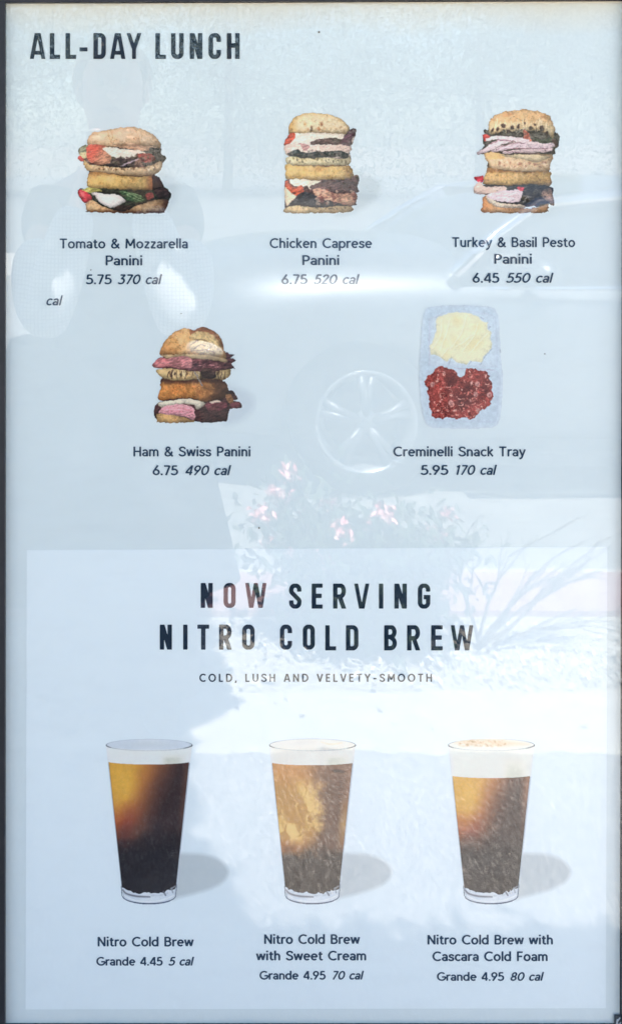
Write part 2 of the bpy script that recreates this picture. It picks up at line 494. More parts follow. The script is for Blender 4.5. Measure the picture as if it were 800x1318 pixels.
    def line(s, part, pts, width, col, smooth=True, soft=0, only=None, noise=.08, strength=1.0):
        if smooth and len(pts) > 2: pts = smooth_line(pts, 5)
        win = s.window(pts, width+soft+3); X, Y = s.gx[win], s.gy[win]
        if X.size == 0: return
        d = np.full(X.shape, 1e9); n = len(pts)
        for i in range(n-1):
            a, b = np.array(pts[i], float), np.array(pts[i+1], float); v = b-a; L2 = max(v@v, 1e-9)
            t = np.clip(((X-a[0])*v[0]+(Y-a[1])*v[1])/L2, 0, 1)
            wd = width/2*(1-.35*abs(2*(i+.5)/n-1)**2)
            d = np.minimum(d, np.hypot(X-a[0]-t*v[0], Y-a[1]-t*v[1])-wd)
        cov = np.clip(.5-d/(2*max(soft, s.aa*.6)), 0, 1)*strength
        c = np.ones(X.shape+(3,))*np.array(col, float)*(1+noise*2*(vnoise(X*.06, Y*.06, 2)-.5))[..., None]
        s.blend(win, cov, c, part, None, only)
    def blob(s, x, y, rx, ry, col, ang=0, part=None, soft=2, only=None, strength=1.0):
        win = s.window([(x-rx-ry, y-rx-ry), (x+rx+ry, y+rx+ry)], soft+3); X, Y = s.gx[win]-x, s.gy[win]-y
        if X.size == 0: return
        a = math.radians(ang); u = X*math.cos(a)+Y*math.sin(a); v = -X*math.sin(a)+Y*math.cos(a)
        d = (np.hypot(u/rx, v/ry)-1)*min(rx, ry)
        cov = np.clip(.5-d/(2*max(soft, s.aa*.6)), 0, 1)*strength
        if part is None: cov = np.where(s.al[win] >= 1, cov, 0)
        s.blend(win, cov, np.ones(X.shape+(3,))*np.array(col, float), part, None, only)
    def specks(s, n, box, size, cols, only, strength=.8, soft=1.5, ang=None, asp=2.0):
        for _ in range(n):
            x, y = s.rs.uniform(box[0], box[2]), s.rs.uniform(box[1], box[3]); r = s.rs.uniform(*size)
            c = cols[s.rs.randint(len(cols))]
            s.blob(x, y, r*s.rs.uniform(1, asp), r, c, s.rs.uniform(0, 180) if ang is None else ang+s.rs.uniform(-15, 15), None, soft, only, strength*s.rs.uniform(.5, 1))
    def finish(s, warp=1.25, blur=.32, tex=.16, sat=.86, round_=.5):
        """break the clean edges and grain the print like a photograph"""
        X = s.px[None, :]*np.ones((len(s.py), 1)); Y = s.py[:, None]*np.ones((1, len(s.px)))
        o = s.seed*17
        wx = (vnoise(X*.22+o, Y*.22, 3)-.5)*2*warp + (vnoise(X*.7+o, Y*.7, 2)-.5)*warp*.9
        wy = (vnoise(X*.22, Y*.22+o+40, 3)-.5)*2*warp + (vnoise(X*.7, Y*.7+o+9, 2)-.5)*warp*.9
        j = np.clip(np.rint((Y+wy-s.oy)/s.cell).astype(int), 0, len(s.py)-1); i = np.clip(np.rint((X+wx-s.ox)/s.cell).astype(int), 0, len(s.px)-1)
        solid = (s.al >= 1)
        keep = solid | (s.al == 0)
        src_ok = (s.al[j, i] >= 1) | (s.al[j, i] == 0)
        m = keep & src_ok
        rgb, lab, al = s.rgb.copy(), s.lab.copy(), s.al.copy()
        rgb[m] = s.rgb[j, i][m]; lab[m] = s.lab[j, i][m]; al[m] = s.al[j, i][m]
        s.rgb, s.lab, s.al = rgb, lab, al
        wgt = (s.al >= 1).astype(float)
        k = np.exp(-.5*(np.arange(-3, 4)*s.cell/blur)**2); k /= k.sum()
        def conv(a):
            for ax in (0, 1):
                p = np.pad(a, [(3, 3) if q == ax else (0, 0) for q in range(a.ndim)], mode='edge')
                a = sum(k[t]*np.take(p, np.arange(t, t+a.shape[ax]), axis=ax) for t in range(7))
            return a
        den = np.maximum(conv(wgt), 1e-6)
        bl = conv(s.rgb*wgt[..., None])/den[..., None]
        s.rgb = np.where(wgt[..., None] > 0, bl, s.rgb)
        def gauss(a, sg):
            r = max(2, int(2.5*sg/s.cell)); kk = np.exp(-.5*(np.arange(-r, r+1)*s.cell/sg)**2); kk /= kk.sum()
            for ax in (0, 1):
                p = np.pad(a, [(r, r) if q == ax else (0, 0) for q in range(a.ndim)], mode='edge')
                a = sum(kk[t]*np.take(p, np.arange(t, t+a.shape[ax]), axis=ax) for t in range(2*r+1))
            return a
        shade = np.ones(s.lab.shape)
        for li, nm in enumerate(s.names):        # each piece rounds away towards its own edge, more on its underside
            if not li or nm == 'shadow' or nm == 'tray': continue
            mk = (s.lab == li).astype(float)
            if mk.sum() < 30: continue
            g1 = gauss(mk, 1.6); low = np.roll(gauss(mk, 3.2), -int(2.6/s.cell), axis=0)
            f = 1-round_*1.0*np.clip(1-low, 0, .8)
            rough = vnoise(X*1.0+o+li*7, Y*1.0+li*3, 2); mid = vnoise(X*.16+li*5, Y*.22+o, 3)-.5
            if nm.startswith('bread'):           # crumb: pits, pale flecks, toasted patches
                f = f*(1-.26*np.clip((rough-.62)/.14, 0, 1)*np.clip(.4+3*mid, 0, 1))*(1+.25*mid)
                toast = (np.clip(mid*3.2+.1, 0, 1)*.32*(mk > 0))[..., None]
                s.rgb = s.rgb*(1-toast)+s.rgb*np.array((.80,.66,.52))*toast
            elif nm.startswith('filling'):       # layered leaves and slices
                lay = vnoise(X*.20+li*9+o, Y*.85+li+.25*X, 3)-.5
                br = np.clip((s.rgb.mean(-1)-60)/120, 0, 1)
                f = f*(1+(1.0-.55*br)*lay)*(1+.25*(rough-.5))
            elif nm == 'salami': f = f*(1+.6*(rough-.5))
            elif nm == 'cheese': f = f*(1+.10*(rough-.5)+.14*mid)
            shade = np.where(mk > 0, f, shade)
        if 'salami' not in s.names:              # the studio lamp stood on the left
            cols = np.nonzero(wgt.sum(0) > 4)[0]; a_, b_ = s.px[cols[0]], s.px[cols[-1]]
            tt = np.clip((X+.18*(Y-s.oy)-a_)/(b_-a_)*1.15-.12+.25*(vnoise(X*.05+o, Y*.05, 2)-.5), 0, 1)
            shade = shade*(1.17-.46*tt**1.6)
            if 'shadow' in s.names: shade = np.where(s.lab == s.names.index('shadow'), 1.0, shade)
        s.rgb = s.rgb*shade[..., None]
        sol = np.maximum(gauss(wgt, 1.3), 1e-6)[..., None]
        s.rgb = np.where(wgt[..., None] > 0, np.clip(s.rgb+.18*(s.rgb-gauss(s.rgb*wgt[..., None], 1.3)/sol), 8, 248), s.rgb)
        n = (vnoise(X*.35+o, Y*.35+o, 3)-.5)*2.0 + (vnoise(X*1.1+o, Y*1.1, 2)-.5)*1.1
        lum = s.rgb.mean(-1)/255
        sh = (s.lab == s.names.index('shadow')) if 'shadow' in s.names else np.zeros_like(s.lab, bool)
        wgt = np.where(sh, 0, wgt)
        g = s.rgb.mean(-1, keepdims=True); des = g+(s.rgb-g)*sat
        s.rgb = np.where(wgt[..., None] > 0, des, s.rgb)
        s.rgb = np.where(wgt[..., None] > 0, np.clip(s.rgb*(1+tex*(1.6-lum)*n)[..., None], 4, 250), s.rgb)
        return s
    def build(s, root_name, m, parent, y=-0.0004):
        """an Empty for the picture; one mesh for every printed piece"""
        ctr = w(s.px.mean(), s.py[-1], y)
        root = bpy.data.objects.new(root_name, None); root.empty_display_size = .03
        link(root, parent); root.location = ctr
        root.matrix_parent_inverse = Matrix.Translation(-parent.location)
        ny, nx = s.lab.shape
        VX = (s.px-CX)/PX; VZ = CAM_H-(s.py-CY)/PX
        col = ink(s.rgb)
        idx = np.arange(ny*nx).reshape(ny, nx)
        fl = s.lab[:-1, :-1]
        jj, ii = np.nonzero(fl > 0)
        for k in range(1, len(s.names)):
            sel = fl == k
            if sel.sum() < 4: continue
            q = np.stack([idx[:-1,:-1][sel], idx[1:,:-1][sel], idx[1:,1:][sel], idx[:-1,1:][sel]], 1)
            u, inv = np.unique(q, return_inverse=True); inv = inv.reshape(q.shape)
            vj, vi = u//nx, u % nx
            co = np.stack([VX[vi]-ctr.x, np.zeros(len(u)), VZ[vj]-ctr.z], 1).astype(np.float32)
            cc = np.concatenate([col[vj, vi], s.al[vj, vi][:, None]], 1)
            # nodes just outside the printed area borrow the colour of a painted neighbour
            bare = s.al[vj, vi] <= 0
            if bare.any():
                first = np.zeros(len(u), int); 
                for c4 in range(4): first[inv[:, c4]] = inv[:, 0]
                src = first[bare]
                cc[bare] = cc[src]
            me = bpy.data.meshes.new(s.names[k].rstrip('0123456789'))
            n = len(q)
            me.vertices.add(len(u)); me.vertices.foreach_set('co', co.ravel())
            me.loops.add(n*4); me.loops.foreach_set('vertex_index', inv.astype(np.int32).ravel())
            me.polygons.add(n); me.polygons.foreach_set('loop_start', np.arange(0, n*4, 4, dtype=np.int32))
            me.update(calc_edges=True)
            at = me.color_attributes.new('Ink', 'FLOAT_COLOR', 'POINT')
            at.data.foreach_set('color', cc.astype(np.float32).ravel())
            me.materials.append(m)
            o = bpy.data.objects.new(me.name, me); link(o, root)
        return root
# ---------------------------------------------------------------- the printed pictures
def pic_tomato():
    p = Picture(90, 140, 5.3333, 150, 150, seed=1)
    F, b1, b2, b3, b4, F2 = 'filling1', 'bread1', 'bread2', 'bread3', 'bread4', 'filling2'
    p.shape(F, [(130,220),(560,240),(590,640),(130,670)], (74,54,42), .25, smooth=False)
    p.shape(F, [(55,285),(75,258),(130,248),(300,255),(600,262),(622,300),(655,325),(652,352),(600,382),(400,400),(200,395),(90,360),(55,345),(65,320)], (66,60,56), .25)
    p.shape(F, [(55,290),(78,260),(125,252),(122,300),(80,305)], (112,116,88))
    p.shape(F, [(52,330),(75,318),(98,330),(95,355),(62,355)], (196,58,56))
    p.shape(F, [(60,305),(110,300),(120,330),(85,335)], (190,178,130))
    p.shape(b1, [(118,248),(130,190),(160,158),(235,148),(300,134),(400,121),(480,134),(555,165),(608,212),(624,248),(604,270),(520,262),(440,256),(300,262),(180,258)], (226,192,152), .10, rim=[((176,122,76),12,.55)], grad=[((300,150),(560,230),(206,170,132))])
    for x, a in ((270,20),(292,-15),(495,-20),(470,15)):
        p.line(b1, [(x-16,150),(x,190),(x+a,240)], 7, (186,140,96), strength=.7, only=[b1])
    for x, y, rx, ry in ((200,190,45,22),(380,165,70,20),(530,200,35,16),(340,210,40,22)):
        p.blob(x, y, rx, ry, (246,226,200), 0, None, 22, [b1], .6)
    p.specks(40, (130,140,610,250), (3,9), [(200,150,105),(240,215,180)], [b1], .45, 4)
    p.shape(F, [(125,250),(190,246),(255,262),(285,320),(270,365),(200,385),(140,365),(112,320)], (168,118,92), .10, grad=[((240,330),(150,265),(196,76,62))], rim=((120,70,55),10,.3))
    p.blob(165, 275, 30, 22, (205,84,66), 0, None, 14, [F], .6)
    p.shape(F, [(300,252),(520,254),(600,268),(520,285),(400,272)], (190,148,118), .1)
    p.shape(F, [(228,270),(290,262),(380,276),(478,283),(520,302),(450,325),(370,340),(300,328),(256,300)], (240,230,216), .04, rim=((204,186,166),9,.7))
    p.shape(F, [(460,312),(520,302),(588,318),(586,350),(525,368),(470,348)], (160,60,54), .15, rim=((110,36,36),8,.6))
    p.shape(F, [(540,272),(605,268),(625,308),(655,330),(645,355),(600,372),(580,330)], (48,48,48), .3)
    p.specks(60, (290,330,600,385), (4,14), [(40,40,36),(92,82,66),(70,50,52)], [F], .8, 2)
    p.shape(b2, [(98,345),(135,380),(220,388),(300,398),(400,402),(480,398),(560,382),(622,358),(632,395),(605,435),(575,450),(500,458),(320,447),(200,432),(120,422),(92,388)], (220,192,148), .14, rim=((150,104,64),8,.7), grad=[((180,400),(100,370),(188,170,104))])
    p.specks(110, (150,375,600,418), (2,8), [(96,66,44),(130,96,64),(240,222,186)], [b2], .8, 1.5, 80)
    p.line(F, [(350,390),(400,372),(470,345)], 9, (152,134,146))
    p.line(F, [(280,360),(330,345),(420,350)], 10, (60,48,50))
    p.shape(b3, [(128,438),(200,432),(320,450),(500,462),(572,455),(586,500),(566,556),(400,552),(250,546),(130,540),(118,490)], (206,172,98), .12, rim=[((168,122,66),8,.6)], grad=[((500,500),(575,510),(176,102,58)),((300,475),(300,440),(160,116,66))])
    p.specks(40, (130,450,560,545), (5,16), [(225,196,126),(182,140,74)], [b3], .4, 8)
    p.blob(276, 482, 24, 22, (244,206,140), 0, None, 10, [b3], .55)  # orange glint: a reflection in the glass put into the bread's colour
    p.shape(b3, [(566,452),(615,476),(642,532),(606,562),(570,556)], (66,50,42), .2)
    p.shape(F2, [(55,558),(90,546),(250,546),(560,556),(640,535),(686,570),(692,600),(655,645),(560,665),(330,700),(150,640),(100,642),(62,600)], (56,60,46), .3)
    p.shape(F2, [(78,560),(120,540),(190,545),(215,565),(120,572)], (152,150,74))
    p.shape(F2, [(55,555),(92,560),(140,590),(146,622),(102,642),(68,606)], (204,44,58), .1, rim=((140,24,36),7,.5))
    p.blob(88, 585, 10, 22, (240,120,120), -30, None, 6, [F2], .7)
    p.shape(F2, [(340,565),(420,572),(500,605),(515,628),(450,640),(390,620)], (62,92,58), .2)
    for q in (((370,570),(430,590),(500,620)),((390,590),(440,612),(490,632)),((420,580),(450,585),(490,600))):
        p.line(F2, q, 6, (120,156,104))
    p.shape(F2, [(518,590),(560,576),(575,600),(540,625)], (160,66,60))
    p.shape(F2, [(575,560),(640,540),(685,572),(688,600),(620,610)], (64,46,46), .2)
    p.shape(b4, [(106,652),(120,640),(150,622),(215,662),(300,690),(400,694),(440,672),(500,648),(600,622),(662,620),(672,655),(652,698),(600,714),(150,706),(114,692)], (214,178,128), .12, grad=[((590,660),(660,670),(104,66,50)),((300,680),(300,708),(132,84,50))], rim=((120,70,44),6,.6))
    p.specks(50, (120,640,640,700), (3,10), [(236,208,164),(176,128,80)], [b4], .5, 3)
    p.shape(F2, [(300,680),(340,660),(420,665),(405,692),(340,702)], (58,44,38), .2)
    p.shape('cheese', [(148,570),(230,582),(300,582),(345,598),(386,626),(340,656),(282,676),(212,648),(176,604)], (238,234,232), .03, rim=((206,198,196),7,.6), smooth=True)
    p.shape('shadow', [(590,430),(690,440),(742,520),(730,610),(690,660),(650,705),(560,708),(600,560)], (160,176,186), 0, soft=34, alpha=.40)
    return p, 'printed tomato and mozzarella panini picture with glossy white cheese'

def pic_chicken():
    p = Picture(350, 135, 5.3333, 150, 150, seed=2)
    F, b1, b2, b3, b4, F2 = 'filling1', 'bread1', 'bread2', 'bread3', 'bread4', 'filling2'
    p.shape(F, [(125,180),(500,180),(520,700),(110,700)], (74,54,42), .25, smooth=False)
    p.shape(F, [(80,280),(100,230),(130,195),(250,188),(480,190),(530,175),(572,165),(570,210),(545,270),(530,320),(538,350),(480,375),(200,375),(105,345),(84,310)], (216,198,190), .08)
    p.shape(b1, [(114,190),(120,130),(160,80),(250,52),(350,56),(440,78),(505,120),(532,170),(505,198),(400,190),(280,188),(140,192)], (222,206,172), .08, rim=[((204,168,104),20,.95),((170,120,66),6,.5)], grad=[((200,150),(125,150),(204,164,98))])
    for x, y, rx, ry, c in ((268,162,9,22,(66,44,36)),(318,163,14,14,(172,112,70)),(340,130,10,16,(142,88,58)),(225,130,8,12,(190,150,100)),(292,112,6,6,(170,140,100)),(385,112,7,5,(170,150,120)),(430,130,8,5,(176,150,110)),(405,158,10,6,(186,160,120)),(470,150,7,9,(180,140,100)),(360,160,7,8,(190,150,110)),(245,165,7,10,(180,130,90)),(440,165,8,6,(200,160,120)),(480,172,8,5,(170,130,90))):
        p.blob(x, y, rx, ry, c, 10, None, 4, [b1], .85)
    p.specks(70, (190,90,510,185), (2,6), [(190,166,126),(240,230,206)], [b1], .6, 3)
    p.shape(F, [(150,196),(330,190),(470,196),(512,232),(480,250),(300,236),(222,262),(158,258)], (228,218,204), .04, rim=((190,172,156),7,.6))
    p.shape(F, [(262,268),(300,240),(380,226),(450,230),(505,252),(505,276),(400,268)], (78,56,56), .2, rim=((44,36,40),5,.6))
    p.shape(F, [(78,276),(95,235),(122,196),(156,190),(152,232),(112,268)], (186,72,54), .12, rim=((130,40,34),6,.5))
    p.shape(F, [(468,268),(500,202),(542,160),(568,160),(574,205),(548,232),(540,275),(492,278)], (88,56,72), .15, rim=((56,38,52),6,.5))
    p.shape(F, [(80,290),(150,264),(260,278),(400,272),(522,276),(532,312),(350,322),(220,335),(110,328)], (224,198,186), .06, rim=((190,150,140),6,.5))
    p.shape(F, [(180,262),(240,268),(255,285),(225,320),(205,290)], (172,128,128), .1)
    p.shape(F, [(105,336),(150,310),(182,302),(222,326),(350,316),(480,316),(532,345),(522,382),(440,352),(330,362),(230,368),(160,360)], (44,56,60), .25)
    p.specks(40, (110,310,530,375), (3,9), [(96,104,100),(20,30,36),(70,60,60)], [F], .7, 2)
    p.shape(b2, [(96,360),(150,352),(240,366),(400,362),(500,370),(528,350),(540,378),(522,408),(400,412),(180,413),(100,400)], (214,206,166), .08, rim=((180,160,104),6,.5))
    p.specks(60, (120,345,540,392), (3,8), [(56,58,46),(110,100,70),(150,140,96)], [b2], .8, 1.5, 90)
    p.shape(b3, [(95,402),(180,416),(480,414),(522,408),(548,445),(547,505),(400,510),(250,517),(100,507),(90,450)], (212,178,104), .09, rim=((176,134,72),8,.5), grad=[((450,460),(545,470),(190,150,84))])
    p.line(b3, [(182,414),(330,418),(480,414)], 7, (104,74,46))
    p.blob(300, 436, 50, 16, (164,116,62), 0, None, 16, [b3], .7); p.blob(515, 455, 8, 14, (130,90,56), 0, None, 5, [b3], .8)
    p.specks(30, (100,420,540,505), (6,18), [(228,200,132),(192,150,82)], [b3], .4, 9)
    p.shape(F2, [(84,532),(130,505),(250,515),(540,505),(580,478),(598,510),(590,540),(582,560),(588,590),(572,612),(576,664),(545,692),(300,702),(100,712),(88,620)], (82,52,50), .25)
    p.shape(F2, [(88,560),(150,570),(170,620),(140,650),(96,690)], (226,204,172), .08)
    p.shape(F2, [(130,506),(240,515),(262,545),(190,560),(136,545)], (238,230,212), .04, rim=((200,180,156),6,.6))
    p.shape(F2, [(245,516),(340,520),(290,545),(262,575),(240,550)], (226,212,190), .05)
    p.shape(F2, [(82,545),(108,518),(130,550),(160,566),(205,552),(215,600),(165,622),(118,590)], (188,78,46), .22, rim=((120,40,30),6,.6))
    p.shape(F2, [(98,712),(150,645),(190,606),(235,592),(300,620),(420,665),(510,692),(300,700),(180,696)], (52,54,60), .25)
    p.specks(45, (120,600,480,700), (3,10), [(30,30,36),(84,84,84),(64,50,44)], [F2], .7, 2)
    p.shape(F2, [(258,562),(350,520),(480,510),(560,540),(586,600),(450,612),(330,592)], (84,58,56), .22, rim=((56,38,38),6,.5))
    p.shape(F2, [(280,580),(330,570),(450,608),(572,606),(574,660),(535,690),(420,662),(300,622)], (196,150,122), .2, rim=((140,84,70),6,.6))
    p.specks(45, (300,580,570,680), (4,14), [(118,60,58),(226,190,160),(150,90,80)], [F2], .75, 3)
    p.shape(F2, [(545,500),(575,478),(598,515),(570,540)], (98,58,58), .2)
    p.shape(b4, [(80,735),(98,697),(160,685),(300,702),(500,690),(546,700),(542,726),(440,739),(200,740)], (206,182,132), .1, rim=((150,112,70),6,.6))
    p.specks(45, (110,685,530,720), (2,8), [(84,70,54),(230,212,170),(150,126,90)], [b4], .7, 2)
    p.line(F2, [(98,700),(160,684),(300,700)], 8, (60,50,40))
    p.shape('shadow', [(545,470),(640,478),(720,520),(748,580),(700,650),(620,710),(540,745),(440,750),(545,600)], (160,176,184), 0, soft=24, alpha=.48)
    return p, 'printed chicken caprese panini picture with dark grilled chicken slice'

def pic_turkey():
    p = Picture(600, 130, 5.3333, 150, 150, seed=3)
    F, b1, b2, b3, b4, F2 = 'filling1', 'bread1', 'bread2', 'bread3', 'bread4', 'filling2'
    p.shape(F, [(150,200),(570,200),(560,720),(135,720)], (74,54,42), .25, smooth=False)
    p.shape(F, [(110,245),(125,225),(160,190),(590,205),(628,290),(605,330),(580,372),(300,372),(130,362),(78,366),(85,340),(115,310)], (62,58,54), .25)
    p.shape(b1, [(150,210),(160,135),(205,88),(300,60),(400,56),(500,72),(575,112),(602,180),(592,246),(560,228),(520,210),(470,190),(430,205),(380,185),(330,205),(270,190),(230,210),(185,222)], (208,168,118), .12, rim=[((160,112,66),9,.55)], grad=[((380,120),(380,190),(224,202,156))], rag=10)
    p.blob(290, 90, 28, 10, (168,108,66), -15, None, 8, [b1], .7); p.blob(525, 110, 24, 12, (176,116,72), 30, None, 9, [b1], .5)
    for _ in range(46):
        x = p.rs.uniform(185, 560); p.line(b1, [(x, p.rs.uniform(115,165)), (x+p.rs.uniform(-18,18), p.rs.uniform(170,215))], p.rs.uniform(3,7), (238,220,178), only=[b1, F], strength=.85)
    for x, y, rx, ry in ((515,186,17,20),(440,182,14,14),(400,150,7,9),(310,180,14,16),(250,168,20,12),(355,172,9,16),(470,158,8,7),(215,190,12,16),(548,215,10,12),(285,205,14,10),(180,195,8,18)):
        p.blob(x, y, rx, ry, (66,44,44), 20, None, 3, [b1, F], .9)
    p.shape(F, [(105,236),(118,225),(162,240),(128,272)], (196,62,60))
    p.shape(F, [(388,198),(415,205),(432,232),(445,278),(400,268)], (168,84,68), .15)
    p.shape(F, [(450,250),(520,262),(580,245),(600,290),(520,300)], (64,72,58), .25)
    ham = (212,192,202)
    p.line(F, [(80,358),(140,330),(200,298),(300,262),(420,270)], 34, ham)
    p.line(F, [(135,262),(210,246),(300,254),(395,268)], 26, (218,200,208))
    p.line(F, [(170,285),(240,262),(300,268)], 10, (168,136,150))
    p.line(F, [(180,340),(330,302),(480,312),(602,298)], 38, (204,184,196))
    p.line(F, [(250,352),(400,340),(480,342),(580,330)], 26, (208,184,192))
    p.line(F, [(300,290),(450,285),(540,300)], 15, (220,200,208))
    for q in (((200,330),(300,292),(400,286)),((260,322),(360,325),(560,322)),((150,300),(220,268),(330,272)),((520,318),(545,345),(540,365)),((250,340),(350,352),(500,360))):
        p.line(F, q, 6, (128,92,106))
    p.shape(F, [(580,260),(612,262),(628,300),(610,322),(596,290)], (80,60,56))
    p.shape(b2, [(120,360),(180,352),(250,366),(400,362),(560,362),(592,388),(575,420),(570,445),(560,476),(430,482),(250,472),(165,456),(150,420),(128,392)], (218,190,150), .09, rim=((176,130,82),7,.6))
    p.shape(b2, [(122,358),(180,350),(250,366),(260,390),(180,398),(130,390)], (226,182,116), .1)
    p.shape('cheese', [(240,372),(400,366),(540,372),(575,385),(520,405),(480,418),(350,392)], (236,218,176), .05, rim=((204,176,126),6,.5))
    for x, y, rx, ry in ((225,430,10,20),(365,430,16,10),(430,425,12,8),(470,432,10,9),(530,420,14,10),(300,425,7,9),(260,440,6,6),(330,445,8,5),(400,445,9,6),(500,448,8,5)):
        p.blob(x, y, rx, ry, (150,96,78), 0, None, 4, [b2], .8)
    p.specks(90, (170,400,570,465), (2,7), [(240,224,196),(180,140,104),(206,160,130)], [b2], .6, 3)
    p.shape(b3, [(150,455),(250,474),(430,484),(562,478),(578,520),(572,582),(450,573),(300,577),(130,570),(113,545),(135,490)], (196,160,96), .12, rim=((160,116,62),8,.5), grad=[((350,500),(350,478),(140,98,56))])
    p.line(b3, [(440,486),(480,515),(510,545)], 4, (140,100,60)); 
    for x in (190,225,250,300,350): p.line(b3, [(x,500),(x-8,550)], 9, (222,184,116), strength=.4)
    p.shape(F2, [(112,572),(300,578),(450,570),(585,590),(592,650),(600,718),(560,702),(400,706),(200,692),(125,640)], (56,54,48), .28)
    p.shape(F2, [(52,525),(80,512),(118,508),(108,550),(75,552)], (204,42,62), .08)
    p.shape(F2, [(48,620),(58,572),(92,552),(128,588),(200,582),(268,588),(250,620),(150,632),(80,635)], (214,188,176), .12, rim=((170,130,116),6,.5))
    p.shape(F2, [(126,640),(190,680),(250,700),(400,715),(380,736),(230,732),(146,692)], (232,216,192), .05, rim=((196,166,130),5,.5))
    p.shape(F2, [(140,640),(260,612),(350,606),(385,622),(372,660),(352,692),(250,688),(175,672)], (226,206,214), .06, rim=((176,150,160),7,.6))
    p.line(F2, [(170,655),(250,650),(340,660)], 6, (200,176,186)); p.line(F2, [(200,635),(280,628),(350,630)], 6, (240,226,230))
    p.shape(F2, [(342,592),(388,588),(392,608),(372,618)], (186,62,72))
    p.shape(F2, [(512,640),(540,605),(575,600),(592,650),(600,718),(552,690)], (166,134,114), .12, rim=((110,82,66),6,.5))
    p.specks(40, (380,590,560,700), (4,12), [(36,36,34),(92,88,80),(74,70,56)], [F2], .6, 3)
    p.line(F2, [(390,690),(420,660),(445,655)], 8, (160,160,156), strength=.6)
    p.shape(b4, [(108,665),(130,648),(152,692),(230,730),(400,736),(500,722),(556,702),(552,745),(520,763),(130,762),(110,722)], (206,162,112), .12, rim=((160,104,58),8,.6), grad=[((200,720),(120,720),(206,140,78))])
    p.shape('shadow', [(575,520),(680,500),(770,520),(790,590),(740,670),(640,720),(560,750),(565,620)], (176,192,194), 0, soft=36, alpha=.36)
    return p, 'printed turkey and basil pesto panini picture with folds of pink meat'

